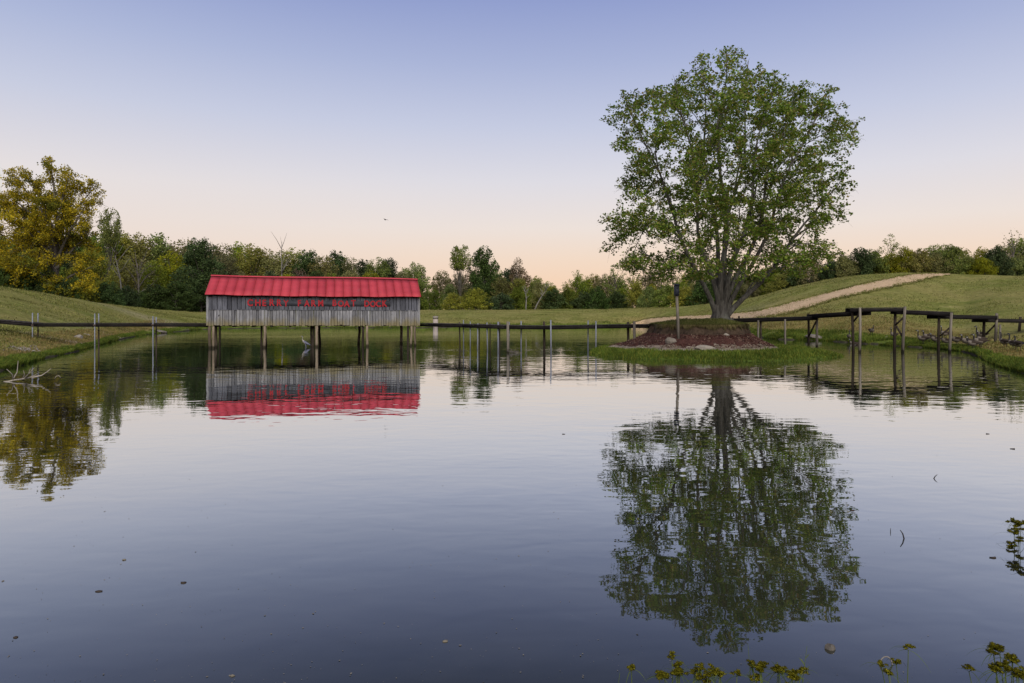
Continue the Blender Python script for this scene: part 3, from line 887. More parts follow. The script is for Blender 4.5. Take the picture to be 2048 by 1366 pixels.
    for i, (tx, ty, dd, sz, sx, g, bend) in enumerate(L):
        p2 = np.array([(tx - 1441) * SM * 0.955, dd, zat(ty, 41.2) - base_z - 0.3])
        p2 = seat(p2)
        if i < 9:
            p0 = np.array([(sx - 1441) * SM * 0.52, dd * 0.05, (sz - 0.9) * 0.62])
            d = p2 - p0
            limb(p0, p0 + np.array([d[0] * 0.46, d[1] * 0.35, d[2] * (0.30 + 0.3 * bend)]), p2, g * 1.0)
        else:
            b = nearest_on(p2, 0.12, 0.5)
            if b is None: continue
            _, q, tg, rr, ln = b
            limb(q, q + tg * ln * 0.42 + np.array([0, 0, 0.10 * ln]), p2, min(rr * 0.72, 0.10))
    # more limbs towards the parts of the crown that are still empty
    pool = []
    while len(pool) < 3000:
        z = r.uniform(zz[0] + 0.4, zz[-1] - 0.2); a, b = np.interp(z, zz, xl), np.interp(z, zz, xr)
        p = np.array([r.uniform(a, b), r.uniform(-1, 1) * 0.46 * (b - a), z])
        c, hw = (a + b) / 2, (b - a) / 2
        f = math.hypot((p[0] - c) / hw, p[1] / (0.92 * hw))
        if z < 6.5 and r.uniform() < 0.35 and f < 0.97: pool.append(seat(p))
        if 0.50 < f < 0.95 or (z > 12 and f < 0.95): pool.append(seat(p))
    pool = np.array(pool)
    for _ in range(125):
        tips = np.concatenate([q[0][-5:] for q in limbs])
        dmin = np.min(np.linalg.norm(pool[:, None] - tips[None], axis=2), axis=1)
        p2 = pool[int(np.argmax(dmin))]
        b = nearest_on(p2, 0.2, 0.85)
        if b is None or b[4] > 7.5:
            pool = np.delete(pool, int(np.argmax(dmin)), 0); continue
        _, q, tg, rr, ln = b
        limb(q, q + tg * ln * 0.4 + np.array([0, 0, 0.16 * ln]), p2, max(min(rr * 0.6, 0.02 + 0.014 * ln), 0.016), 9)
    segs, fine, LP, LN = grow(5, env, limbs, 0.40, 1.75, 0.24, 0.48, 16, 0.115, 0.24, sec_from=0.34, shrink=0.2, tip_up=0.06, sec_ang=(0.35, 0.95), flat=0.75, vspread=0.75)
    LN = LN + np.array([0, 0, 0.5])
    # trunk: a fluted, flaring bole from which the limbs fan out
    ang = np.linspace(0, 2 * math.pi, 36, endpoint=False)
    V, Q = [], []
    prof = [(-0.25, 1.05, 0.95), (0.0, .90, .80), (0.15, .68, .62), (0.4, .55, .52), (0.7, .52, .50), (0.95, .53, .48), (1.15, .42, .40), (1.3, .24, .24)]
    for z, a, b in prof:
        fl = 1 + 0.10 * np.sin(5 * ang + 1) + 0.06 * np.sin(9 * ang + 0.4) + 0.05 * np.sin(13 * ang) + (0.16 * np.sin(4 * ang + 2.4) if z < 0.1 else 0)
        V.append(np.stack([0.84 * a * np.cos(ang) * fl, 0.84 * b * np.sin(ang) * fl, np.full(36, z)], -1))
    V = np.concatenate(V)
    for k in range(len(prof) - 1):
        a = k * 36 + np.arange(36); b = k * 36 + (np.arange(36) + 1) % 36
        Q.append(np.stack([a, b, b + 36, a + 36], -1))
    vs, qs, n = [V], [np.concatenate(Q)], len(V)
    for pts, rad in segs:
        if rad[0] > 0.07:
            v, q, _ = tube_geo(pts, rad, 9, False); vs.append(v); qs.append(q + n); n += len(v)
    link('trunk', np_mesh('trunk', np.concatenate(vs), np.concatenate(qs), True), M['maple_bark'], root)
    small = [s for s in segs if s[1][0] <= 0.07]
    br = link('branches', tubes_mesh('branches', small + fine, lambda q: 4 if q > 0.015 else 3), M['maple_bark'], root)
    br['kind'] = 'stuff'
    cr = link('crown', leaf_mesh('crown', LP, LN, 0.15, 3, 0.9, 0.18), M['maple_leaf'], root)
    cr['kind'] = 'stuff'
    print('maple leaves', len(LP), 'branches', len(segs), len(fine))
maple()

# ------------------------------------------------------------------ tree kinds for the woods
def ellip_env(H, lo, w, top_pow=1.0, low_pow=0.6, seed=0):
    r = np.random.default_rng(seed); ph = r.uniform(0, 6.28, 4)
    def R(z):
        f = (z - lo) / (H - lo)
        if f <= 0 or f >= 1: return 0
        return w * (min(1, (1 - f) / 0.55) ** (0.62 * top_pow)) * (min(1, f / 0.35) ** low_pow if low_pow > 0 else 1)
    def env(p):
        q = R(p[2])
        if q <= 0: return False
        a = math.atan2(p[1], p[0])
        q *= 1 + 0.14 * math.sin(2 * a + ph[0] + p[2] * 0.5) + 0.12 * math.sin(3 * a + ph[1] - p[2] * 0.9) + 0.06 * math.sin(6 * a + ph[2] + p[2])
        return p[0] ** 2 + p[1] ** 2 < q * q
    return env, R

def make_kind(name, seed, H, lo, w, n_limb, leader, leaf, per_twig, sec_step, bark, leafmat, top_pow=1.0, low_pow=0.6, sec_len=2.2, twig_step=0.6, twig_len=0.8, spread=0.22, trunk_r=0.22, droop=0.1, bare=False):
    """meshes of one kind of tree: (trunk mesh, branches mesh or None, crown mesh), H metres tall"""
    r = np.random.default_rng(seed)
    env, R = ellip_env(H, lo, w, top_pow, low_pow, seed)
    zt = H * leader
    k = 7
    tz = np.linspace(-0.4, zt, k)
    tr = np.stack([np.cumsum(r.normal(0, 0.06, k)), np.cumsum(r.normal(0, 0.06, k)), tz], -1); tr[0, :2] = tr[1, :2] = 0
    rad = trunk_r * (1 - 0.8 * np.linspace(0, 1, k)) * np.array([1.35] + [1] * (k - 1))
    limbs = []
    for i in range(n_limb):
        f = (i + 0.5) / n_limb
        a = i * 2.4 + r.uniform(-0.4, 0.4)
        z2 = lo + (H - lo) * (0.10 + 0.86 * f)
        z1 = min(zt * 0.97, max(0.10 * H, min(lo, 0.3 * H) + (z2 - lo) * 0.62 - 0.06 * H))
        q = R(z2) * r.uniform(0.6, 0.92)
        p0 = np.array([np.interp(z1, tz, tr[:, 0]), np.interp(z1, tz, tr[:, 1]), z1])
        p2 = np.array([math.cos(a) * q, math.sin(a) * q, z2])
        d = p2 - p0
        p1 = p0 + d * np.array([0.45, 0.45, 0.25 if f < 0.5 else 0.5]) + np.array([0, 0, 0.1 * np.linalg.norm(d)])
        pts = bez(p0, p1, p2, 7) + r.normal(0, 0.05, (7, 3)) * np.linspace(0, 1, 7)[:, None]
        limbs.append((pts, np.linspace(trunk_r * 0.42, 0.018, 7)))
    segs, fine, LP, LN = grow(seed + 1, env, limbs, sec_step, sec_len, twig_step, twig_len, per_twig, spread, droop, [(tr, rad)], sec_from=0.2)
    if bare:
        tm = tubes_mesh(name + '_trunk', segs[:1 + n_limb], lambda q: 6)
        return (tm, tubes_mesh(name + '_twigs', segs[1:] + fine, lambda q: 3),
                leaf_mesh(name + '_crown', LP[::4], LN[::4], leaf, seed) if leafmat else None, bark, leafmat)
    thick = [s for s in segs if s[1][0] > 0.035]
    tm = tubes_mesh(name + '_trunk', thick, lambda q: 6 if q > 0.1 else 4)
    return (tm, None, leaf_mesh(name + '_crown', LP, LN, leaf, seed), bark, leafmat)

KINDS = {}
def kind(key, n, words, cat, **kw):
    out = []
    for i in range(n):
        out.append(make_kind(key, 100 + 17 * i + sum(map(ord, key)), **kw) + (kw['H'],))
    KINDS[key] = (out, words, cat)
kind('dark_tree', 2, 'dark dense tree', 'tree', H=14, lo=0.4, w=4.6, n_limb=30, leader=0.85, leaf=0.27, per_twig=34, sec_step=0.6, bark=M['bark'], leafmat=M['dark_leaf'], low_pow=0.2, sec_len=2.4, spread=0.3)
kind('green_tree', 3, 'green leafy tree', 'tree', H=13, lo=0.6, w=4.8, n_limb=26, leader=0.7, leaf=0.26, per_twig=32, sec_step=0.65, bark=M['bark'], leafmat=M['green_leaf'], low_pow=0.3, sec_len=2.4, spread=0.3)
kind('olive_tree', 3, 'olive leafy tree', 'tree', H=13, lo=0.8, w=4.4, n_limb=26, leader=0.7, leaf=0.25, per_twig=30, sec_step=0.65, bark=M['bark'], leafmat=M['olive_leaf'], low_pow=0.3, sec_len=2.4, spread=0.3)
kind('lacy_tree', 2, 'open lacy tree', 'tree', H=14, lo=4.0, w=3.6, n_limb=14, leader=0.75, leaf=0.26, per_twig=18, sec_step=0.9, bark=M['bark'], leafmat=M['green_leaf'], low_pow=0.8, sec_len=2.0, trunk_r=0.2, spread=0.25)
kind('lollipop_tree', 2, 'round topped slender tree', 'tree', H=14, lo=8.8, w=3.2, n_limb=18, leader=0.8, leaf=0.26, per_twig=26, sec_step=0.7, bark=M['bark'], leafmat=M['green_leaf'], low_pow=0.35, sec_len=1.6, trunk_r=0.16, spread=0.25, top_pow=0.6)
kind('lime_tree', 2, 'yellow green leafy tree', 'tree', H=13, lo=0.8, w=4.6, n_limb=26, leader=0.7, leaf=0.25, per_twig=30, sec_step=0.65, bark=M['bark'], leafmat=M['lime_leaf'], low_pow=0.3, sec_len=2.4, spread=0.3)
kind('russet_tree', 1, 'russet thinning tree', 'tree', H=12, lo=1.0, w=4.0, n_limb=22, leader=0.7, leaf=0.24, per_twig=20, sec_step=0.7, bark=M['twig'], leafmat=M['russet_leaf'], low_pow=0.4, spread=0.28)
kind('grey_tree', 2, 'half bare tree', 'tree', H=12, lo=2.0, w=3.6, n_limb=15, leader=0.75, leaf=0.30, per_twig=9, sec_step=0.6, bark=M['twig'], leafmat=M['olive_leaf'], bare=True, twig_len=1.1)
BK = dict(H=5, lo=-0.2, w=2.9, n_limb=20, leader=0.4, sec_step=0.36, low_pow=0.12, sec_len=1.4, twig_step=0.40, twig_len=0.5, spread=0.2, trunk_r=0.09)
kind('green_bush', 2, 'rounded green bush', 'bush', leaf=0.17, per_twig=42, bark=M['bark'], leafmat=M['green_leaf'], **BK)
kind('dark_bush', 2, 'dark dense bush', 'bush', leaf=0.18, per_twig=42, bark=M['bark'], leafmat=M['dark_leaf'], **BK)
kind('lime_bush', 1, 'yellow green bush', 'bush', leaf=0.16, per_twig=42, bark=M['bark'], leafmat=M['lime_leaf'], **BK)
kind('olive_bush', 2, 'dull olive bush', 'bush', leaf=0.17, per_twig=38, bark=M['twig'], leafmat=M['olive_leaf'], **BK)

def put_tree(key, x, ytop, Y, wpx=None, name=None, sink=0.1, variant=None):
    """a tree of a kind with its trunk at column x, its top at row ytop, at depth Y; returns its root"""
    vs, words, cat = KINDS[key]
    tm, bm_, cm, bark, lm, H = vs[random.randrange(len(vs)) if variant is None else variant]
    X = (x - 1024) * Y / F
    zb = land_z(X, Y) - sink
    h = max(zat(ytop, Y) - zb, 1.2)
    sz = h / H
    root = empty(name or key, (X, Y, zb))
    root.rotation_euler = (0, 0, random.uniform(0, 6.28))
    sxy = sz * random.uniform(0.95, 1.2) if wpx is None else (wpx * Y / F) / (2 * {'bush': 2.85}.get(cat, 4.2))
    root.scale = (sxy, sxy, sz)
    link('trunk', tm, bark, root)
    if bm_ is not None:
        o = link('twigs', bm_, bark, root); o['kind'] = 'stuff'
    if cm is not None:
        o = link('crown', cm, lm, root); o['kind'] = 'stuff'
    root['category'] = cat
    return root

ZONES = [(-999, 215, 'behind the golden tree'), (215, 335, 'just right of the golden tree'), (335, 412, 'left of the boat house'), (412, 520, 'behind the red roof left end'), (520, 640, 'behind the roof left of centre'),
         (640, 745, 'behind the roof right of centre'), (745, 845, 'behind the red roof right end'), (845, 940, 'just right of the boat house'), (940, 1060, 'beyond the dam behind thin poles'),
         (1060, 1200, 'beyond the middle of the dam'), (1200, 1340, 'beyond the dam left of birdhouse'), (1340, 1500, 'behind the maple trunk'), (1500, 1660, 'behind the hill right of maple'),
         (1660, 1790, 'on the hilltop left of path'), (1790, 1900, 'where the path tops the hill'), (1900, 2400, 'on the hill right of path')]
WOOD = []
def wood(key, x, ytop, Y, row, wpx=None, **kw):
    o = put_tree(key, x, ytop, Y, wpx, **kw)
    o['group'] = 'trees and bushes of the wood round the pond'
    WOOD.append((KINDS[key][1], row, next(z for a, b, z in ZONES if a <= x < b), x, o))
    return o

sky_x = [-160, -60, 60, 180, 215, 262, 310, 350, 400, 440, 500, 545, 600, 650, 700, 745, 790, 835, 862, 885, 1000, 1060, 1100, 1160, 1240, 1330, 1400, 1560, 1640, 1690, 1740, 1800, 1840, 1900, 1960, 2010, 2060, 2140, 2300]
sky_y = [470, 465, 460, 455, 455, 462, 466, 472, 470, 470, 480, 484, 488, 496, 500, 507, 517, 524, 548, 534, 528, 530, 556, 545, 540, 535, 535, 528, 520, 505, 508, 500, 490, 488, 482, 476, 474, 476, 470]
def sky_top(x): return float(np.interp(x, sky_x, sky_y))

# back row: makes the skyline
mixes = [(-200, ['green_tree', 'olive_tree', 'dark_tree', 'green_tree']), (215, ['olive_tree', 'grey_tree', 'green_tree', 'lime_tree', 'olive_tree']), (420, ['olive_tree', 'lime_tree', 'olive_tree', 'green_tree', 'dark_tree']),
         (620, ['dark_tree', 'green_tree', 'russet_tree', 'lime_tree', 'olive_tree', 'green_tree']), (845, ['dark_tree', 'russet_tree', 'olive_tree', 'green_tree']), (1060, ['green_tree', 'lacy_tree', 'lime_tree', 'olive_tree']), (1480, ['green_tree', 'dark_tree', 'green_tree']), (1700, ['lime_tree', 'green_tree', 'lime_tree', 'olive_tree', 'green_tree'])]
def pick(x):
    m = [mm for a, mm in mixes if a <= x][-1]
    return random.choice(m)
x = -150.0
while x < 2240:
    Yb = float(np.interp(x, [-200, 200, 420, 840, 1270, 1560, 1800, 2240], [150, 165, 190, 185, 165, 150, 135, 125])) * random.uniform(0.95, 1.06)
    if not (852 < x < 872):
        wood(pick(x), x, sky_top(x) + random.uniform(-5, 12), Yb, 'back row')
    x += random.uniform(22, 36) * (165 / Yb) ** 0.5
# middle row: lower crowns against the back row
x = -140.0
while x < 2200:
    Yb = float(np.interp(x, [-200, 200, 420, 840, 1270, 1560, 1800, 2200], [115, 128, 152, 150, 142, 128, 116, 108])) * random.uniform(0.97, 1.04)
    base = float(np.interp(x, [-200, 0, 200, 420, 840, 1270, 1480, 1640, 1800, 2100], [560, 575, 608, 625, 620, 617, 600, 562, 545, 551]))
    top = base + (sky_top(x) - base) * random.uniform(0.55, 0.82)
    wood(pick(x + 40), x, top, Yb, 'middle row')
    x += random.uniform(26, 40)
# front row: bushes along the edge of the grass
x = -120.0
while x < 2160:
    Yb = float(np.interp(x, [-200, 0, 200, 420, 840, 1270, 1480, 1640, 1800, 2160], [96, 96, 106, 134, 136, 132, 116, 106, 103, 98])) * random.uniform(0.985, 1.02)
    base = float(np.interp(x, [-200, 0, 200, 420, 840, 1270, 1480, 1640, 1800, 2100], [560, 575, 608, 625, 620, 617, 600, 562, 545, 551]))
    if not (872 < x < 1000):
        dk = x < 420
        key = random.choice(['dark_bush', 'dark_bush', 'dark_bush', 'green_bush'] if dk else (['green_bush', 'dark_bush', 'dark_bush', 'olive_bush'] if x < 1250 else ['green_bush', 'lime_bush', 'green_bush', 'olive_bush', 'dark_bush']))
        wood(key, x, base - random.uniform(30, 62), Yb, 'front row', wpx=random.uniform(52, 84))
    x += random.uniform(26, 38)

# trees that stand out
def special(key, x, ytop, Y, label, wpx=None, name=None, variant=0, **kw):
    o = put_tree(key, x, ytop, Y, wpx, name, variant=variant, **kw)
    o['label'] = label
    return o
special('lollipop_tree', 221, 414, 150, 'tall lollipop shaped tree standing above the wood beside the golden tree', 66)
special('dark_tree', 402, 470, 128, 'large very dark green cedar left of the boat house roof', 112, 'cedar_tree')
special('dark_tree', 352, 560, 120, 'low dark cedar in front of the large cedar', 80, 'cedar_tree', 1)
special('lollipop_tree', 921, 488, 146, 'tall slender open tree above the dam, left one of the tall pair', 74, variant=1)
special('dark_tree', 968, 488, 148, 'tall dark tree above the dam, right one of the tall pair', 78, variant=1)
special('russet_tree', 1035, 512, 146, 'reddish topped tree right of the tall pair above the dam', 62)
special('lime_bush', 905, 584, 131, 'small bright yellow green bush nearest the boat house on the dam', 52)
special('lime_bush', 952, 574, 132, 'larger yellow green bush right of the small one on the dam', 74)
special('grey_tree', 2028, 456, 122, 'bare twiggy tree top over the wood at the right edge', 90, 'bare_tree', 1)
special('lacy_tree', 1781, 466, 128, 'open lacy tree standing highest over the hilltop path', 62, variant=0)
special('lacy_tree', 1152, 538, 140, 'small open tree beyond the dam between the thin poles and the maple', 66, variant=1)
special('lacy_tree', 1230, 528, 140, 'airy tree beyond the dam under the left edge of the maple', 80, variant=0)
def bare_snag():
    """the pale bare trunks that show in the wood"""
    for xb, yb, dx, top, Y, label in ((563, 552, 0, 482, 133, 'pale dead trunk with bare limbs rising behind the middle of the red roof'), (1068, 617, 28, 575, 131, 'pale dead tree leaning right at the foot of the wood on the dam'),
                                      (1052, 617, 2, 580, 131, 'thin upright dead sapling beside the leaning dead tree'), (250, 590, -20, 500, 122, 'grey dead tree in the wood right of the golden tree')):
        X = (xb - 1024) * Y / F
        zb = land_z(X, Y) - 0.2
        root = empty('dead_tree', (X, Y, zb), label, 'dead tree')
        H = zat(top, Y) - zb; D = dx * Y / F
        r = np.random.default_rng(xb)
        mb = MB()
        main = np.array([[0, 0, 0], [D * .2, 0.1, H * .3], [D * .5, -0.1, H * .6], [D * .8, 0, H * .85], [D, 0, H]]) + r.normal(0, 0.12, (5, 3)) * np.array([[0], [1], [1], [1], [1]])
        mb.tube(main, [0.15, 0.125, 0.095, 0.06, 0.02], 7)
        mb.build('trunk', M['pale_bark'], root, True)
        mb = MB()
        for i in range(9):
            t = r.uniform(0.45, 0.95); p = np.array([np.interp(t, np.linspace(0, 1, 5), main[:, c]) for c in range(3)])
            a = r.uniform(0, 6.28); l = H * r.uniform(0.15, 0.35)
            e = p + np.array([math.cos(a) * l * .55, math.sin(a) * l * .55, l * .8])
            mb.tube([p, (p + e) / 2 + r.normal(0, .15, 3), e], [0.07, 0.045, 0.015], 5)
        mb.build('limbs', M['pale_bark'], root, True)
bare_snag()

# labels: kind, row, what they stand behind; where several match, their order from the left
from collections import defaultdict
grp = defaultdict(list)
for w, row, z, xx, o in WOOD: grp[(w, row, z)].append((xx, o))
ORD = ['leftmost', 'second', 'third', 'fourth', 'fifth', 'sixth', 'seventh', 'eighth', 'ninth', 'tenth', 'eleventh', 'twelfth', 'thirteenth']
NUM = ['', 'one', 'two', 'three', 'four', 'five', 'six', 'seven', 'eight', 'nine', 'ten', 'eleven', 'twelve', 'thirteen', 'fourteen']
for (w, row, z), l in grp.items():
    l.sort(key=lambda q: q[0])
    w2 = w
    for i, (xx, o) in enumerate(l):
        if len(l) == 1: o['label'] = f'{w2}, {row}, {z}'
        else:
            pos = 'leftmost' if i == 0 else ('rightmost' if i == len(l) - 1 else ('middle' if len(l) == 3 else ORD[i] + ' from left'))
            o['label'] = f'{w2}, {row}, {z}, {pos} of {NUM[len(l)]}'

# ------------------------------------------------------------------ the golden tree at the left
def golden_tree():
    Y = 104.0; s = Y / F
    X = (112 - 1024) * s
    zb = land_z(X, Y) - 0.2
    root = empty('golden_tree', (X, Y, zb), 'tall golden yellow autumn tree on the left slope', 'tree')
    rows = np.array([308, 325, 345, 360, 400, 440, 480, 510, 540, 570, 600, 612.0])
    left = np.array([90, 82, 30, 22, -10, -70, -80, -80, -75, -60, -20, 40.0])
    right = np.array([108, 124, 178, 192, 194, 190, 178, 196, 214, 220, 212, 190.0])
    zz = (zat(rows, Y) - zb)[::-1]; xl = ((left - 112) * s)[::-1]; xr = ((right - 112) * s)[::-1]
    def env(p):
        z = p[2]
        if z < zz[0] or z > zz[-1]: return False
        a, b = np.interp(z, zz, xl), np.interp(z, zz, xr)
        c, hw = (a + b) / 2, (b - a) / 2
        an = math.atan2(p[1], p[0] - c)
        wig = 1 + 0.2 * math.sin(3 * an + z * 0.8) + 0.18 * math.sin(5 * an - z * 1.3) + 0.12 * math.sin(z * 2.6 + an)
        return ((p[0] - c) / hw) ** 2 + (p[1] / (0.85 * hw)) ** 2 < wig
    r = np.random.default_rng(4)
    limbs = []
    T = [(100, 312, 0), (40, 350, 1.5), (30, 340, -2), (150, 350, -1), (185, 370, 1), (188, 420, -2), (0, 400, 0), (-50, 450, 1), (-60, 500, -2), (170, 465, 1.5), (200, 530, -1), (60, 400, -5), (130, 400, -5),
         (90, 450, -7), (140, 500, -6), (30, 500, -7), (-30, 540, -4), (195, 580, -2), (160, 590, -4), (60, 570, -7), (90, 380, 5), (20, 450, 5), (150, 440, 5), (110, 530, -8), (-20, 590, -2), (185, 600, 0), (70, 480, 6), (0, 560, -5)]
    for tx, ty, dd in T:
        z2 = zat(ty, Y) - zb
        z1 = max(2.0, z2 * r.uniform(0.45, 0.62)) if z2 > 6 else 3.2
        p0 = np.array([r.normal(0, .1), r.normal(0, .1), min(z1, 13)])
        p2 = np.array([(tx - 112) * s * 0.95, dd, z2 - 0.3])
        d = p2 - p0
        p1 = p0 + np.array([d[0] * .5, d[1] * .5, max(d[2] * .7, 0.9)])
        pts = bez(p0, p1, p2, 9) + r.normal(0, 0.12, (9, 3)) * np.linspace(0, 1, 9)[:, None]
        limbs.append((pts, np.linspace(0.24, 0.03, 9)))
    k = 8
    tr = np.stack([np.cumsum(r.normal(0, .08, k)), np.cumsum(r.normal(0, .08, k)), np.linspace(-.5, 15, k)], -1); tr[:2, :2] = 0
    segs, fine, LP, LN = grow(8, env, limbs, 0.40, 3.5, 0.36, 1.0, 26, 0.24, 0.3, [(tr, np.linspace(0.55, 0.16, k))], sec_from=0.25, shrink=0.35)
    link('trunk', tubes_mesh('trunk', [q for q in segs if q[1][0] > 0.06], lambda q: 7), M['bark'], root)
    o = link('branches', tubes_mesh('branches', [q for q in segs if q[1][0] <= 0.06] + fine, lambda q: 3), M['bark'], root); o['kind'] = 'stuff'
    o = link('crown', leaf_mesh('crown', LP, LN, 0.235, 6), M['gold_leaf'], root); o['kind'] = 'stuff'
    print('gold leaves', len(LP))
golden_tree()

# ------------------------------------------------------------------ waterside grass
M['blade_lush'] = leaf_mat('lush_blade', [(0.045, 0.083, 0.012), (0.083, 0.128, 0.018), (0.128, 0.165, 0.024), (0.180, 0.180, 0.030)], 0.3, 0.5)
M['blade_dry'] = leaf_mat('dry_blade', [(0.12, 0.115, 0.03), (0.20, 0.155, 0.05), (0.27, 0.19, 0.08)], 0.25, 0.6)

def scatter_island_grass():
    r = np.random.default_rng(31)
    n = 26000
    a = r.uniform(0, 2 * math.pi, n * 2)
    a = a[(np.sin(a) < 0.35)][:n]; n = len(a)
    R = island_radii(a)
    f = r.uniform(0, 1, n) ** 0.8
    rr = R[1] * 1.03 + (R[0] * 1.02 - R[1] * 1.03) * f
    x = IC[0] + rr * np.cos(a); y = IC[1] + rr * np.sin(a)
    P = np.stack([x, y, np.maximum(island_z(x, y), 0.0) - 0.03], -1)
    h = 0.30 * (0.75 + 0.35 * wob(x, y, 2, 1.6)) * (0.65 + 0.5 * np.sin(np.pi * np.clip(f, 0.1, 1)))
    tag(link('waterside_grass', blade_mesh('waterside_grass', P, np.maximum(h, 0.10), 0.035, 5), M['blade_lush']), 'lush green grass ringing the island', kind='stuff')
    n = 9000
    a = r.uniform(math.pi * 0.85, math.pi * 2.15, n); R = island_radii(a)
    rr = R[3] * (1.0 - 0.65 * r.uniform(0, 1, n) ** 2.2)
    x = IC[0] + rr * np.cos(a); y = IC[1] + rr * np.sin(a)
    P = np.stack([x, y, island_z(x, y) - 0.02], -1)
    tag(link('mound_grass', blade_mesh('mound_grass', P, 0.16 * np.ones(n), 0.03, 6, 0.5), M['blade_mound']), 'dry grass on top of the island mound', kind='stuff')
    # tufts that hang over the edge of the scarp
    n = 3200
    a = r.uniform(math.pi * 0.85, math.pi * 2.15, n); R = island_radii(a)
    x = IC[0] + R[3] * np.cos(a); y = IC[1] + R[3] * np.sin(a)
    P = np.stack([x, y, island_z(x, y) + 0.02], -1)
    out = np.stack([np.cos(a), np.sin(a), np.zeros(n)], -1)
    L = r.uniform(0.06, 0.36, n)[:, None] * (0.35 + 0.65 * np.sin(a * 13 + np.sin(a * 5) * 2)[:, None] ** 2)
    s = np.stack([-np.sin(a), np.cos(a), np.zeros(n)], -1) * 0.02
    e = P + out * (0.10 + L * 0.35) - np.array([0, 0, 1.0]) * L + r.normal(0, 0.04, (n, 3))
    mid = P + out * 0.12 + np.array([0, 0, 0.04])
    V = np.stack([P - s, P + s, mid + s, mid - s, e], 1).reshape(-1, 3)
    b = np.arange(n)[:, None] * 5
    T = np.concatenate([b + [0, 1, 2], b + [0, 2, 3], b + [3, 2, 4]], 1).reshape(-1, 3)
    tag(link('overhanging_grass', np_mesh('overhanging_grass', V, T), leaf_mat('withered_blade', [(0.05, 0.045, 0.016), (0.09, 0.075, 0.03), (0.14, 0.11, 0.05)], 0.2, 0.8)), 'withered grass drooping over the edge of the mound', kind='stuff')
    # wood chips on the slope
    n = 7000
    a = r.uniform(math.pi * 0.9, math.pi * 2.1, n); R = island_radii(a)
    rr = R[2] + (R[1] - R[2]) * r.uniform(0.0, 0.90, n)
    x = IC[0] + rr * np.cos(a); y = IC[1] + rr * np.sin(a)
    P = np.stack([x, y, island_z(x, y) + 0.02], -1)
    chips = leaf_mat('mulch_chip', [(0.022, 0.010, 0.008), (0.065, 0.026, 0.020), (0.10, 0.052, 0.038), (0.18, 0.13, 0.095)], 0.0, 0.8)
    tag(link('mulch_chips', leaf_mesh('mulch_chips', P, r.normal(0, 0.5, (n, 3)) + np.array([0, -.2, 1]), 0.13, 9, 0.35, 0.05), chips), 'red wood chips on the island slope', kind='stuff')
scatter_island_grass()

def scatter_bank_grass():
    r = np.random.default_rng(41)
    def strip(x0, x1, n, t0, t1, h, name, label, mat, pw=1.6, wd=0.035):
        xx = r.uniform(x0, x1, n); u = (xx - 1024) / F
        Ys = shore_Y(u); q = t0 + (t1 - t0) * r.uniform(0, 1, n) ** pw
        Y = Ys + q
        X = u * Y
        z = land(X, Y)[0]
        k = (wob(X, Y, 8, 0.9) > -0.45)
        P = np.stack([X, Y, np.maximum(z, 0) - 0.02], -1)[k]
        hh = (h * (0.75 + 0.5 * wob(X, Y, 9, 0.7)))[k]
        tag(link(name, blade_mesh(name, P, np.maximum(hh, 0.08), wd, x0 % 91), mat), label, kind='stuff')
    strip(-60, 235, 22000, -0.1, 2.6, 0.26, 'shore_grass', 'lush grass along the left shore', M['blade_lush'])
    strip(200, 420, 9000, -0.1, 3.2, 0.28, 'shore_grass', 'green grass at the water left of the boat house', M['blade_lush'])
    strip(-60, 330, 14000, 2.2, 13.0, 0.22, 'bank_grass', 'longer rough grass on the left bank', M['blade_dry'], 1.0, 0.04)
    strip(1480, 1760, 12000, -0.1, 4.0, 0.30, 'shore_grass', 'green grass at the water behind the footbridge', M['blade_lush'])
    strip(1740, 2110, 30000, -0.15, 4.5, 0.30, 'shore_grass', 'thick green grass where the geese stand', M['blade_lush'])
    strip(1500, 2110, 16000, 3.8, 14.0, 0.22, 'bank_grass', 'rough tawny grass on the right bank', M['blade_dry'], 1.0, 0.04)
    strip(420, 1300, 14000, -0.1, 2.0, 0.3, 'shore_grass', 'grass at the foot of the dam', M['blade_lush'])
    def hill(x0, x1, n, t0, t1, label):
        xx = r.uniform(x0, x1, n); u = (xx - 1024) / F; Ys = shore_Y(u); Yc = smooth_interp(u, cr_u, cr_Y)
        Y = Ys + (Yc - Ys) * r.uniform(t0, t1, n); X = u * Y
        k = (wob(X, Y, 18, 0.35) + 0.6 * wob(X, Y, 19, 1.3) + r.normal(0, 0.35, n) > 0.15)
        P = np.stack([X, Y, land(X, Y)[0] - 0.02], -1)[k]
        tag(link('rough_grass', blade_mesh('rough_grass', P, 0.16 * np.ones(len(P)), 0.06, 7, 0.6), M['blade_hill']), label, kind='stuff')
    hill(-60, 430, 40000, 0.15, 1.02, 'rough tufts on the left hill')
    hill(420, 1300, 40000, 0.1, 1.02, 'rough tufts on the dam')
    hill(1300, 2110, 60000, 0.12, 1.02, 'rough tufts on the right hill')
M['blade_hill'] = leaf_mat('hill_blade', [(0.10, 0.12, 0.024), (0.16, 0.165, 0.04), (0.25, 0.22, 0.085)], 0.2, 0.3)
scatter_bank_grass()
tag(link('rough_grass', blade_mesh('rough_grass', EDGE[0], 0.17 * np.ones(len(EDGE[0])), 0.08, 8, 0.7), M['blade_hill']), 'grass creeping in over the edges of the dirt path', kind='stuff')

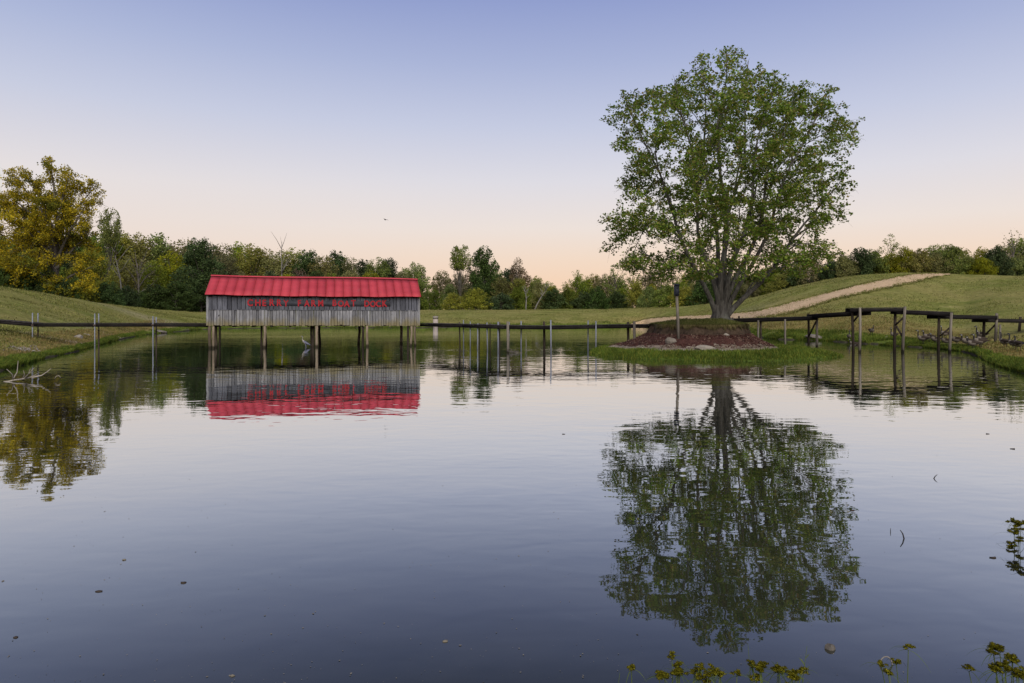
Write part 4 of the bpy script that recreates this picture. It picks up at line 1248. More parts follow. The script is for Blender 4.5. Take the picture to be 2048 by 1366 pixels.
# ------------------------------------------------------------------ boat house
DA = px(416, 43.6); DB = px(837, 46.9)
DU = (DB - DA); DL = DU.length; DU.normalize()
DANG = math.atan2(DU.y, DU.x)
def boat_house():
    root = empty('boat_house', (DA.x, DA.y, 0), 'long grey plank boat house on stilts with a red metal roof', 'boat house', rz=DANG)
    r = np.random.default_rng(2)
    D = 4.1                                             # depth of the house
    zb = lambda u: 1.47 - 0.08 * u / DL + 0.012 * math.sin(u * 1.1)      # foot of the wall
    zm = lambda u: 2.50 - 0.04 * u / DL                 # joint between the two courses of boards
    ze = lambda u: 3.46 - 0.06 * u / DL - 0.05 * math.sin(math.pi * min(1, max(0, u / DL))) + 0.018 * math.sin(u * 2.2)
    zr = lambda u: 4.76 - 0.09 * u / DL - 0.03 * math.sin(math.pi * u / DL * 2)
    unit_me = MB(); unit_me.box((0, 0, 0), (1, 1, 1)); board_me = unit_me.mesh('board')
    ups = [board_me.copy() for _ in range(1)][0]; ups.materials.append(M['plank_upper'])
    los = board_me.copy(); los.materials.append(M['plank_lower'])
    def plank(me, u, v, z0, z1, w, th=0.028, rot=0.0, tilt=0.0):
        o = link('plank', me, None, root)
        o.location = (u, v, (z0 + z1) / 2); o.scale = (w, th, z1 - z0); o.rotation_euler = (tilt, r.normal(0, 0.004), rot)
        return o
    u = 0.0
    while u < DL - 0.1:                                 # upper course
        w = min(r.uniform(0.20, 0.36), DL - u)
        plank(ups, u + w / 2, -0.022 + r.normal(0, 0.006), zm(u) - 0.03 + r.normal(0, 0.008), ze(u) - 0.10 + r.normal(0, 0.03), w - 0.032)
        u += w
    u = 0.02
    while u < DL - 0.08:                                # lower course
        w = min(r.uniform(0.13, 0.24), DL - u)
        plank(los, u + w / 2, 0.012 + r.normal(0, 0.007), zb(u) + r.normal(0, 0.022), zm(u) + 0.01 + r.normal(0, 0.01), w - 0.026)
        u += w
    for end in (0, 1):                                  # gable ends
        v = 0.05
        while v < D - 0.05:
            w = min(r.uniform(0.2, 0.3), D - v)
            vm = v + w / 2
            top = ze(0) - 0.12 + (1 - abs(vm - D / 2) / (D / 2 + 0.35)) * 1.15
            plank(ups, end * DL + (-0.02 if end == 0 else 0.02), vm, zb(end * DL) + r.normal(0, .02), top, w - 0.02, rot=math.pi / 2)
            v += w
    u = 0.0
    while u < DL - 0.1:                                 # back wall
        w = min(r.uniform(0.24, 0.36), DL - u)
        plank(ups, u + w / 2, D + r.normal(0, .006), zb(u) + r.normal(0, .02), ze(u) - 0.12, w - 0.02)
        u += w
    for uu, vv in ((-0.03, -0.04), (DL + 0.03, -0.04)):  # corner boards
        plank(los, uu, vv, zb(uu), ze(uu) - 0.12, 0.13, 0.05)
    # frame and floor inside, dark behind the gaps
    mb = MB()
    mb.box((DL / 2, D / 2, 1.56), (DL - 0.1, D - 0.12, 0.06))
    for v in (0.10, D - 0.12): mb.beam((0.05, v, 1.54), (DL - 0.05, v, 1.46), 0.12, 0.2)
    for v in (0.10, D - 0.12): mb.beam((0.05, v, 3.30), (DL - 0.05, v, 3.25), 0.10, 0.14)
    for k in range(12): mb.beam((0.3 + k * (DL - 0.6) / 11, 0.16, 1.43), (0.3 + k * (DL - 0.6) / 11, D - 0.2, 1.43), 0.09, 0.16)
    mb.build('floor_frame', M['post_dark'], root)
    # standing-seam roof: each panel with its raised edges
    sl = D / 2 + 0.34
    n = 24
    for side in (0, 1):
        for k in range(n):
            u0 = -0.14 + (DL + 0.28) * k / n; u1 = -0.14 + (DL + 0.28) * (k + 1) / n
            mb = MB()
            for a, b, lift, wdt in ((u0 + 0.006, u1 - 0.034, 0.0, 0), (u1 - 0.024, u1 - 0.004, 0.026, 1)):
                V = []
                for uu in (a, b):
                    for f in (0, 0.25, 0.5, 0.75, 1.0):
                        v = D / 2 + (sl * f if side else -sl * f)
                        z = zr(uu) + (ze(uu) - zr(uu)) * f + lift + 0.003 * math.sin(uu * 3.7 + f * 4) * f
                        V.append((uu, v, z))
                top = np.array(V); bot = top - np.array([0, 0, 0.03 + lift])
                VV = np.concatenate([top, bot])
                Q = []
                for i in range(4):
                    Q += [[i, i + 1, i + 6, i + 5], [i + 10, i + 15, i + 16, i + 11], [i, i + 10, i + 11, i + 1], [i + 5, i + 6, i + 16, i + 15]]
                Q += [[0, 5, 15, 10], [4, 14, 19, 9]]
                mb.add(VV, Q)
            mb.build('roof_panel', M['roof'], root)
    mb = MB()
    cap = [(-0.16 + (DL + 0.32) * k / 12) for k in range(13)]
    for sgn in (-1, 1):
        V = []
        for uu in cap: V += [(uu, D / 2, zr(uu) + 0.062), (uu, D / 2 + sgn * 0.16, zr(uu) - 0.028)]
        V = np.array(V); k = np.arange(12)[:, None] * 2
        mb.add(V, np.concatenate([k + [0, 1, 3, 2]], 1))
    mb.build('ridge_cap', M['roof'], root)
    # painted board with the name
    s0 = (492 - 416) / 421 * DL; s1 = (777 - 416) / 421 * DL
    sg = MB(); sg.box(((s0 + s1) / 2, -0.052, 2.915), (s1 - s0, 0.022, 0.37), np.array(Matrix.Rotation(0.0055, 3, 'Y')))
    sign = sg.build('sign_board', M['sign_wood'], root)
    text = [('C', 100), ('H', 195), ('E', 272), ('R', 365), ('R', 455), ('Y', 542), ('F', 712), ('A', 808), ('R', 890), ('M', 985), ('B', 1160), ('O', 1245), ('A', 1322), ('T', 1410), ('D', 1585), ('O', 1665), ('C', 1742), ('K', 1820)]
    cache = {}
    for ch, cx in text:
        if ch not in cache:
            cu = bpy.data.curves.new('letter', 'FONT'); cu.body = ch; cu.align_x = 'CENTER'; cu.size = 0.57; cu.extrude = 0.004; cu.offset = 0.017
            tmp = bpy.data.objects.new('letter', cu); COL.objects.link(tmp)
            dg = bpy.context.evaluated_depsgraph_get()
            me = bpy.data.meshes.new_from_object(tmp.evaluated_get(dg)); me.name = 'letter'
            bpy.data.objects.remove(tmp); bpy.data.curves.remove(cu)
            me.materials.clear(); me.materials.append(M['red_letter']); cache[ch] = me
        o = link('letter', cache[ch], None, sign)
        uu = (480 + cx / 6.4 - 416) / 421 * DL
        o.location = (uu, -0.068, 2.72 + r.normal(0, 0.012) + (0.02 - 0.04 * (uu - s0) / (s1 - s0)))
        o.rotation_euler = (math.pi / 2, r.normal(0, 0.02), 0)
        wd = me.dimensions if False else None
        o.scale = (0.86 * r.uniform(0.94, 1.06), 1.0 * r.uniform(0.96, 1.05), 1)
    # piles
    piles = [(417.5, 697, 'pile'), (424, 697.5, 'pile'), (432, 695, 'pile'), (523, 694.5, 'post_dark'), (528.6, 696, 'pile'), (622.5, 693, 'post_dark'), (627, 693.5, 'post_dark'), (633, 695, 'pile'),
             (718.5, 688, 'pile'), (726, 693, 'post_dark'), (735, 694, 'pile'), (802.5, 687, 'pile'), (816, 692, 'post_dark'), (824, 692.5, 'pile'), (831, 692.5, 'pile'),
             (445, 687.5, 'post_dark'), (538, 687, 'post_dark'), (640, 687, 'post_dark')]
    inv = Matrix.Translation((DA.x, DA.y, 0)) @ Matrix.Rotation(DANG, 4, 'Z')
    inv = inv.inverted()
    for xx, yy, mt in piles:
        p = inv @ px(xx, depth(yy))
        p.y = min(max(p.y, 0.10), D - 0.15); p.x = min(max(p.x, 0.08), DL - 0.08)
        mb = MB(); q = r.normal(0, 0.05, 2)
        rr = r.uniform(0.075, 0.11) * (0.85 if mt == 'post_dark' else 1)
        mb.tube([(p.x + q[0], p.y, -0.7), (p.x + q[0] * .5, p.y, 0.2), (p.x - q[0] * .3, p.y, 0.9), (p.x, p.y, 1.42)], [rr * 1.05, rr * r.uniform(.95, 1.1), rr * .95, rr], 8)
        mb.build('pile', M[mt], root, True)
boat_house()

# ------------------------------------------------------------------ walkways
def V3(p): return np.array([p.x, p.y, p.z])
def deck_between(mb, a, b, w_vec, th=0.05, step=0.24):
    a, b, w_vec = map(lambda q: np.asarray(q, float), (a, b, w_vec))
    L = np.linalg.norm(b - a); n = int(L / step)
    d = (b - a) / L; wn = w_vec / np.linalg.norm(w_vec)
    up = np.cross(d, wn); up = up * np.sign(up[2])
    R = np.stack([d, wn, np.cross(d, wn)], 1)
    for k in range(n):
        c = a + d * (k + 0.5) * L / n + w_vec / 2 + up * (th / 2)
        mb.box(c, (L / n * 0.93, np.linalg.norm(w_vec) + 0.06, th), R)

def pipe(root, x, Y, ztop, zbot=-0.8, mat='steel', rad=0.03, lean=0.0, split=None):
    p = px(x, Y)
    mb = MB()
    mb.tube([(p.x - lean, p.y, zbot), (p.x, p.y, (ztop + zbot) / 2), (p.x + lean, p.y, ztop)], rad, 8)
    o = mb.build('pole', M[mat], root, True)
    return o

def walkway_left():
    A = V3(px(-160, 39.6, 1.95)); B = V3(px(0, 41.3, 1.72)); C = V3(px(75, 42.1, 1.52)); D = V3(px(195, 43.0, 1.50)); E = V3(px(310, 43.9, 1.49)); G = V3(px(416, 44.7, 1.46))
    root = empty('walkway', (B[0], B[1], 0), 'low dark plank walkway on pipes from the left bank to the boat house', 'walkway')
    mi = Matrix.Translation((-B[0], -B[1], 0))
    off = np.array([B[0], B[1], 0])
    pts = [A, B, C, D, E, G]
    w = np.array([-0.24, 0.95, 0])
    for p, q in zip(pts[:-1], pts[1:]):
        for o_ in (0, 1):
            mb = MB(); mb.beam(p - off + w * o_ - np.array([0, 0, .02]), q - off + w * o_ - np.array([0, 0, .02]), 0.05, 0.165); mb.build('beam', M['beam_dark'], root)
    mb = MB()
    for p, q in zip(pts[:-1], pts[1:]): deck_between(mb, p - off + np.array([0, 0, .085]), q - off + np.array([0, 0, .085]), w)
    o = mb.build('deck_planks', M['deck'], root); o['kind'] = 'stuff'
    for x, yt, Y, mt in ((65, 625.5, 42.0, 'steel'), (76, 626, 43.0, 'rust_shade'), (189.5, 627, 42.9, 'steel'), (197.5, 627, 43.9, 'rust_shade'), (306, 632.5, 43.8, 'steel'), (312.5, 634, 44.7, 'rust_shade')):
        p = px(x, Y); zb = min(land_z(p.x, p.y), 0) - 0.5
        mb = MB(); p.x -= off[0]; p.y -= off[1]
        z1 = zat(yt, Y)
        far = mt == 'rust_shade'
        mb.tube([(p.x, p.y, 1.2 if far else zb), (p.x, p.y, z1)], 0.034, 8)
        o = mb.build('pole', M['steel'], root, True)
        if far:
            mb = MB(); mb.tube([(p.x, p.y, zb), (p.x, p.y, 1.21)], 0.042, 8); mb.build('shaded_lower_pole', M['rust_shade'], root, True)  # far pole below the beam: shade painted as darker steel
        c = MB(); c.box((p.x, p.y, 1.50), (0.15, 0.12, 0.12)); c.build('bracket', M['rust_shade'], root)
walkway_left()

def walkway_mid():
    root = empty('walkway', (0, 0, 0), 'low dark plank walkway on thin poles from the boat house to the island', 'walkway')
    P = [V3(px(837, 47.6, 1.44)), V3(px(925, 44.0, 1.44)), V3(px(1008, 39.7, 1.44)), V3(px(1098, 40.2, 1.40)), V3(px(1260, 41.2, 1.46)), V3(px(1316, 41.6, 1.46))]
    for i, (p, q) in enumerate(zip(P[:-1], P[1:])):
        d = unit(q - p); w = np.array([-d[1], d[0], 0]) * 0.85
        for o_ in (0, 1):
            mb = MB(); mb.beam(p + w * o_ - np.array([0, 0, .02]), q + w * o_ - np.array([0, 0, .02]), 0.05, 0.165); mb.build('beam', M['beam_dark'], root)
        mb = MB(); deck_between(mb, p + np.array([0, 0, .08]), q + np.array([0, 0, .08]), w)
        o = mb.build('deck_planks', M['deck'], root); o['kind'] = 'stuff'
    # thin pipes: (column, top row, depth, material)
    for x, yt, Y, mt, rad in ((919, 644, 45.2, 'rust_shade', .045), (926.8, 640, 44.6, 'steel', .035), (940.6, 643, 43.3, 'steel', .035), (955.7, 647, 42.4, 'steel', .045), (959, 646, 43.4, 'rust_shade', .03), (974, 645, 41.5, 'steel', .04), (980, 646, 42.6, 'rust_shade', .035),
                              (996.3, 643.5, 40.4, 'steel', .05), (999.5, 644, 41.0, 'rust_shade', .035), (1018.5, 644, 40.0, 'steel', .03), (1042.3, 642, 40.6, 'steel', .04), (1101.5, 640, 39.9, 'steel', .045), (1176.3, 641, 41.6, 'steel', .04), (1192, 642, 40.6, 'steel', .04)):
        p = px(x, Y); mb = MB(); z1 = zat(yt, Y); l = rng.normal(0, 0.03)
        mb.tube([(p.x + l, p.y, -0.8), (p.x, p.y, z1)], rad, 7)
        mb.build('pole', M[mt], root, True)
    for x, yt, Y, rad, mt in ((1015.5, 643, 39.5, .08, 'post_pale'), (1088, 643, 41.1, .075, 'post_dark'), (1256, 644, 42.0, .08, 'post_dark'), (1268.5, 642.5, 41.0, .085, 'post_pale')):
        p = px(x, Y); mb = MB(); z1 = zat(yt, Y)
        mb.tube([(p.x, p.y, -0.8), (p.x + 0.02, p.y, 0.5), (p.x, p.y, z1)], [rad * 1.05, rad, rad * .95], 8)
        mb.build('post', M[mt], root, True)
walkway_mid()

def footbridge():
    root = empty('footbridge', (0, 0, 0), 'arched timber footbridge on paired posts from the island to the right bank', 'footbridge')
    # posts: column at top, row of top, column at base, depth, material, radius
    posts = [(1465, 635, 1467, 41.6, 'post_pale', .085), (1478, 632, 1478, 42.6, 'post_dark', .075), (1516.5, 640.5, 1517, 42.2, 'post_pale', .08), (1521.5, 640.5, 1521.5, 43.0, 'post_dark', .09), (1570, 638.5, 1571, 43.4, 'post_pale', .085),
             (1617, 627, 1617, 45.4, 'post_dark', .10), (1634, 627, 1634, 44.6, 'post_pale', .105), (1704, 616, 1707, 40.1, 'post_dark', .105), (1720, 615, 1719, 39.4, 'post_pale', .10), (1791, 614.5, 1788.5, 40.0, 'post_dark', .11), (1810, 613, 1804.5, 39.4, 'post_pale', .11),
             (1878, 632, 1876.5, 40.0, 'post_dark', .105), (1903, 625.5, 1898.5, 39.5, 'post_pale', .105), (1968.5, 632, 1967.5, 43.8, 'post_dark', .12), (1993.5, 626.5, 1990, 43.0, 'post_pale', .12), (2000.5, 649, 1998, 42.6, 'post_pale', .09), (2041, 634, 2036, 49.0, 'post_dark', .13), (2062, 640, 2060, 48.0, 'post_pale', .12)]
    for xt, yt, xb, Y, mt, rad in posts:
        a = px(xb, Y); b = px(xt, Y, zat(yt, Y))
        zb = max(-0.8, min(land_z(a.x, a.y) - 0.3, 0.4))
        if 4 < a.x < 17 and 34 < a.y < 46 and xt < 1540: zb = float(island_z(np.array(a.x), np.array(a.y))) - 0.4
        mb = MB(); m = (a + b) / 2
        mb.tube([(a.x, a.y, zb), (m.x + rng.normal(0, .015), m.y, (b.z) * .5), (b.x, b.y, b.z)], [rad * .80, rad * .74, rad * .68], 8)
        o = mb.build('post', M[mt], root, True)
    # stringers: near side and far side, stepping up and down
    spans = [((1441, 643, 41.4), (1636, 637.0, 44.6)), ((1614, 633.5, 45.0), (1722, 626.5, 39.6)), ((1700, 620.5, 39.7), (1812, 619.6, 39.5)), ((1793, 624.5, 39.6), (1906, 628.8, 39.6)), ((1876, 634.0, 39.8), (1996, 635.8, 43.0)), ((1966, 641.2, 43.2), (2085, 643.5, 48.5))]
    for i, ((x0, y0, Y0), (x1, y1, Y1)) in enumerate(spans):
        a = V3(px(x0, Y0, zat(y0, Y0))); b = V3(px(x1, Y1, zat(y1, Y1)))
        d = unit(b - a); w = np.array([-d[1], d[0], 0]); w = w / np.linalg.norm(w) * 0.62
        for o_ in (0, 1):
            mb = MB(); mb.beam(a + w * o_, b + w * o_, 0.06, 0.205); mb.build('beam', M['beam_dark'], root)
        mb = MB(); deck_between(mb, a + np.array([0, 0, .113]), b + np.array([0, 0, .113]), w, 0.035)
        o = mb.build('deck_planks', M['deck'], root); o['kind'] = 'stuff'
    # diagonal braces and caps
    for (x0, y0, Y0), (x1, y1, Y1) in (((1617.5, 673, 45.3), (1632, 643, 44.7)), ((1708, 642, 40.0), (1719, 628, 39.5)), ((1791, 650, 39.9), (1808, 634, 39.5)), ((1793, 652, 39.8), (1804, 672, 39.5)), ((1880, 672, 39.9), (1900, 655, 39.6)), ((1972, 668, 43.6), (1992, 648, 43.1))):
        mb = MB(); mb.beam(V3(px(x0, Y0, zat(y0, Y0))), V3(px(x1, Y1, zat(y1, Y1))), 0.06, 0.09); mb.build('brace', M['post_dark'], root)
footbridge()

# ------------------------------------------------------------------ standpipe, birdhouse, rocks, logs
def standpipe():
    p = px(871, 104.5)
    root = empty('standpipe', (p.x, p.y, 0), 'pale concrete standpipe in the water below the dam', 'standpipe')
    zt = zat(632, 104.5)
    mb = MB(); mb.tube([(0, 0, -1.0), (0, 0, zt - 0.45)], 0.38, 20); mb.build('pipe', M['concrete'], root, True)
    mb = MB(); mb.tube([(0, 0, zt - 0.44), (0, 0, zt - 0.05)], 0.41, 20); mb.tube([(0, 0, zt - 0.05), (0, 0, zt)], 0.36, 20); mb.build('collar', M['stone_pale'], root, True)
standpipe()

def birdhouse():
    Y = 37.6
    p = px(1357.5, Y)
    z0 = float(island_z(np.array(p.x), np.array(p.y)))
    root = empty('birdhouse', (p.x, p.y, z0), 'dark nest box on a leaning grey post on the island', 'birdhouse')
    zt = zat(592, Y) - z0; zb = zat(569, Y) - z0; dx = (1353.5 - 1357.5) * Y / F
    mb = MB(); mb.tube([(0, 0, -0.4), (dx * .5, 0, zt * .5), (dx, 0, zt + 0.1)], [0.088, 0.08, 0.072], 8); mb.build('post', M['post_pale'], root, True)
    mb = MB()
    h = zb - zt
    mb.box((dx - 0.01, 0, zt + h * 0.48), (0.235, 0.24, h * 0.94)); mb.build('box', M['black'], root)
    mb = MB(); mb.box((dx - 0.01, -0.03, zb - 0.0), (0.28, 0.34, 0.035), np.array(Matrix.Rotation(math.radians(12), 3, 'X'))); mb.build('lid', M['black'], root)
    mb = MB(); a = np.linspace(0, 2 * math.pi, 12, endpoint=False)
    mb.tube([(dx - 0.01, -0.128, zt + h * .66), (dx - 0.01, -0.118, zt + h * .66)], 0.045, 12); mb.build('entrance_hole', M['goose_black'], root)
birdhouse()

def rock_mesh(seed, s, flat=0.6):
    r = np.random.default_rng(seed)
    import bmesh
    bm = bmesh.new(); bmesh.ops.create_icosphere(bm, subdivisions=2, radius=0.5)
    for _ in range(9):                                  # flat broken faces
        n = unit(r.normal(0, 1, 3)); k = r.uniform(0.26, 0.40)
        for v in bm.verts:
            q = v.co.x * n[0] + v.co.y * n[1] + v.co.z * n[2]
            if q > k:
                v.co -= Vector(n) * (q - k)
    for v in bm.verts: v.co = Vector((v.co.x * s[0], v.co.y * s[1], v.co.z * s[2]))
    me = bpy.data.meshes.new('rock'); bm.to_mesh(me); bm.free()
    return me
def rocks():
    def put(x, y, Y, s, label, mat='stone', island_=True, grp=None, rz=0.0):
        p = px(x, Y)
        if island_: p.z = float(island_z(np.array(p.x), np.array(p.y)))
        else: p.z = max(land_z(p.x, p.y), 0.0)
        o = link('rock', rock_mesh(int(x * 7 + y), s), M[mat]); o.location = (p.x, p.y, p.z + s[2] * 0.16); o.rotation_euler = (0.15, 0.1, rz)
        tag(o, label, 'rock', grp)
    put(1342, 673, 36.9, (0.7, 0.5, 0.6), 'largest grey rock on the mulch slope left of the birdhouse post', rz=0.4)
    put(1345, 661, 37.5, (0.5, 0.4, 0.2), 'flat pale slab stone behind the largest rock on the slope', 'stone_pale')
    put(1337, 663, 37.5, (0.35, 0.3, 0.16), 'small pale stone beside the slab on the mulch slope', 'stone_pale')
    put(1408, 694, 35.6, (1.3, 0.5, 0.34), 'long flat pale rock at the foot of the mulch below the maple', 'stone_pale', rz=0.1)
    put(1317, 693, 35.5, (0.55, 0.4, 0.2), 'pale stone in the sandy edge at the left foot of the mulch', 'stone_pale')
    put(1452, 670, 38.0, (0.4, 0.3, 0.2), 'small pale stone under the scarp right of the maple trunk', 'stone_pale')
    put(1515, 668, 42.5, (0.4, 0.35, 0.32), 'rounded pale stone beside the footbridge post at the mound edge', 'stone_pale')
    put(1370, 697, 35.3, (0.6, 0.4, 0.14), 'flat tan stone in the sandy strip below the birdhouse', 'stone_pale')
    put(1448, 699, 35.3, (0.7, 0.4, 0.15), 'flat tan stone in the sandy strip right of the long rock', 'stone_pale')
    put(1283, 680, 37.2, (0.26, 0.2, 0.14), 'small white stone high on the left mulch slope', 'stone_pale')
    put(1274, 684, 36.7, (0.22, 0.2, 0.13), 'tiny white stone lower on the left mulch slope', 'stone_pale')
    def bank(x, yy, s, label, mat='stone', rz=0.0):
        q = ray_land(x, yy, 20, 120)
        if q is None: return
        o = link('rock', rock_mesh(int(x * 7 + yy), s), M[mat]); o.location = (q[0], q[1], max(q[2], 0) + s[2] * 0.15); o.rotation_euler = (0.1, 0.12, rz)
        tag(o, label, 'rock')
    bank(157, 676, (0.75, 0.45, 0.42), 'pale block of stone on the left bank under the walkway', 'stone_pale', 0.4)
    bank(172, 670.5, (0.7, 0.4, 0.22), 'thin flat stone above the pale block on the left bank', 'stone_pale')
    bank(320, 666.5, (1.6, 0.9, 0.7), 'wide brown rock at the waterline right of the last walkway pole', 'stone', 0.15)
    bank(1632, 677.5, (2.0, 1.2, 0.55), 'flat grey slab at the shore under the footbridge posts', 'stone', 0.1)
    # gravel on the bare patch
    r = np.random.default_rng(77)
    mb = MB()
    V0, F0 = None, None
    me = rock_mesh(5, (1, 1, 0.7)); V0 = np.array([v.co[:] for v in me.vertices]); T0 = np.array([p.vertices[:] for p in me.polygons])
    for _ in range(150):
        q = ray_land(r.normal(42, 20), r.normal(700, 3.6), 20, 60)
        if q is None: continue
        s = r.uniform(0.05, 0.16)
        c, sn = math.cos(r.uniform(0, 6)), math.sin(r.uniform(0, 6))
        mb.add(V0 * s + q + np.array([0, 0, 0.02]), (), T0)
    tag(mb.build('gravel', M['stone_pale']), 'patch of pale gravel on the bare left bank', kind='stuff')
    bpy.data.meshes.remove(me)
rocks()

def logs():
    Y = depth(686.5)
    a, b = px(1744, Y, 0.02), px(1772, Y + 0.5, 0.62)
    root = empty('driftwood_log', (a.x, a.y, 0), 'forked grey driftwood log lying at the shore behind the footbridge', 'log')
    mb = MB(); d = b - a
    mb.tube([(-0.3, 0, 0.02), (d.x * .4, .1, .16), (d.x * .8, .2, .34), (d.x, .3, .50)], [.10, .13, .11, .05], 8)
    mb.tube([(d.x * .75, .2, .33), (d.x * .95, .1, .30), (d.x * 1.15, 0, .12)], [.09, .07, .04], 7)
    mb.build('trunk', M['driftwood'], root, True)
logs()

def dead_branch():
    Y = depth(763)
    o0 = px(22, Y)
    root = empty('dead_branch', (o0.x, o0.y, 0), 'bleached dead branch sticking out of the water at the left shore', 'branch')
    s = Y / F
    mb = MB()
    def w(pts, r0):
        P = [((x - 22) * s, dy, max((763 - y) * s, -0.05)) for x, y, dy in pts]
        mb.tube(P, np.linspace(r0, r0 * 0.35, len(P)), 6)
    w([(8, 764, 0), (18, 763, 0), (30, 760, 0), (45, 758, .1), (60, 754, .2), (75, 752, .2), (90, 742, .2)], .035)
    w([(24, 762, 0), (28, 755, 0), (30, 745, .1), (32, 722, .1)], .024)
    w([(26, 759, 0), (29, 748, -.1), (22, 737, -.2)], .018)
    w([(40, 759, .1), (45, 750, .1), (47, 741, 0)], .018)
    w([(42, 759, .1), (50, 748, .2), (56, 737, .3)], .018)
    w([(45, 758, .1), (57, 748, 0), (65, 737, -.1)], .018)
    w([(48, 757, .1), (60, 752, .2), (66, 746, .3)], .014)
    w([(58, 757, .1), (76, 752, .2), (84, 746, .2), (94, 738, .2)], .02)
    w([(97, 759, .3), (101, 754, .3), (106, 753, .3), (110, 757, .3)], .016)
    mb.build('twigs', M['driftwood'], root, True)
    # sunken twigs beside the walkway
    Y = depth(706); q = px(1030, Y); root = empty('sunken_branch', (q.x, q.y, 0), 'tangle of sunken twigs in the water beside the thin poles', 'branch')
    mb = MB(); r = np.random.default_rng(3)
    for k in range(9):
        a = r.uniform(0, 3.14); l = r.uniform(.3, .75)
        mb.tube([(r.normal(0, .35), r.normal(0, .2), -0.05), (r.normal(0, .3) + math.cos(a) * l * .4, 0, .12), (math.cos(a) * l, r.normal(0, .2), abs(math.sin(a)) * l * .6)], [.016, .012, .006], 5)
    mb.build('twigs', M['twig'], root, True)
dead_branch()

# ------------------------------------------------------------------ birds
def loft_bird(st, sides=12):
    """st: stations (x, z, half-width, half-height, material) from tail to bill; one closed surface"""
    P = np.array([(a, 0, b) for a, b, *_ in st]); k = len(P)
    Tn = unit(np.gradient(P, axis=0)); Nn = np.stack([-Tn[:, 2], np.zeros(k), Tn[:, 0]], -1)
    ang = np.arange(sides) * 2 * math.pi / sides
    V = np.concatenate([P[i] + np.outer(np.cos(ang) * st[i][2], [0, 1, 0]) + np.outer(np.sin(ang) * st[i][3], Nn[i]) for i in range(k)])
    Q, mi = [], []
    for i in range(k - 1):
        for j in range(sides):
            jn = (j + 1) % sides
            Q.append([i * sides + j, i * sides + jn, (i + 1) * sides + jn, (i + 1) * sides + j])
            m = st[i + 1][4]
            if isinstance(m, tuple): m = m[0] if math.sin(ang[j] + math.pi / sides) > m[2] else m[1]
            mi.append(m)
    V = np.concatenate([V, P[:1], P[-1:]]); n0 = k * sides
    T = [[n0, (j + 1) % sides, j] for j in range(sides)] + [[n0 + 1, (k - 1) * sides + j, (k - 1) * sides + (j + 1) % sides] for j in range(sides)]
    return V, Q, T, mi

GM = ['goose_black', 'goose_brown', 'goose_pale', 'goose_white']
def goose_mesh(pose):
    b = [(-.47, .43, .02, .008, 0), (-.38, .43, .055, .025, 0), (-.31, .42, .08, .06, (0, 3, 0.2)), (-.20, .41, .115, .10, (1, 3, -0.3)), (-.06, .40, .15, .145, (1, 2, -0.35)), (.07, .41, .155, .155, (1, 2, -0.2)), (.17, .435, .13, .135, (1, 2, 0.0)), (.245, .49, .08, .085, 2)]
    if pose == 'up':
        nk = [(.27, .56, .048, .05, 2), (.275, .64, .036, .036, 0), (.27, .74, .031, .031, 0), (.27, .82, .031, .032, 0), (.295, .875, .04, .042, (0, 3, 0.2)), (.345, .88, .036, .036, (0, 3, -0.2)), (.385, .865, .02, .02, 0), (.44, .85, .008, .007, 0)]
    elif pose == 'half':
        nk = [(.28, .54, .05, .05, 2), (.30, .60, .038, .038, 0), (.29, .66, .033, .033, 0), (.29, .70, .033, .034, 0), (.32, .745, .04, .042, (0, 3, 0.2)), (.37, .745, .036, .036, (0, 3, -0.2)), (.41, .73, .02, .02, 0), (.46, .715, .008, .007, 0)]
    else:
        nk = [(.30, .50, .05, .05, 2), (.38, .47, .036, .036, 0), (.45, .40, .031, .031, 0), (.50, .30, .031, .031, 0), (.53, .20, .036, .038, (0, 3, 0.2)), (.56, .14, .034, .034, (0, 3, -0.2)), (.58, .09, .02, .02, 0), (.60, .045, .008, .007, 0)]
    V, Q, T, mi = loft_bird(b + nk)
    mb = MB()
    mb.add(V, Q, T, mi)
    mb.mt = [0] * len(T)
    for s in (-1, 1):
        mb.tube([(0.0, s * .07, .30), (-.02, s * .07, .15), (0.01, s * .07, 0.0)], [.022, .011, .011], 6)
        mb.add(np.array([(-.01, s * .07, .012), (.10, s * .07 - .045, .004), (.11, s * .07, .006), (.10, s * .07 + .045, .004)]), [[0, 1, 2, 3]])
    for s in (-1, 1):                                    # folded wing
        wv, wq, wt_, _ = loft_bird([(-.42, .44, .012, .012, 1), (-.30, .445, .02, .04, 1), (-.10, .44, .03, .085, 1), (.06, .44, .03, .095, 1), (.16, .455, .012, .04, 1)], 8)
        wv[:, 1] += s * (.128 - np.abs(wv[:, 0] + .02) * .13)
        mb.add(wv, wq, wt_, 1)
    return mb.mesh('goose', True)

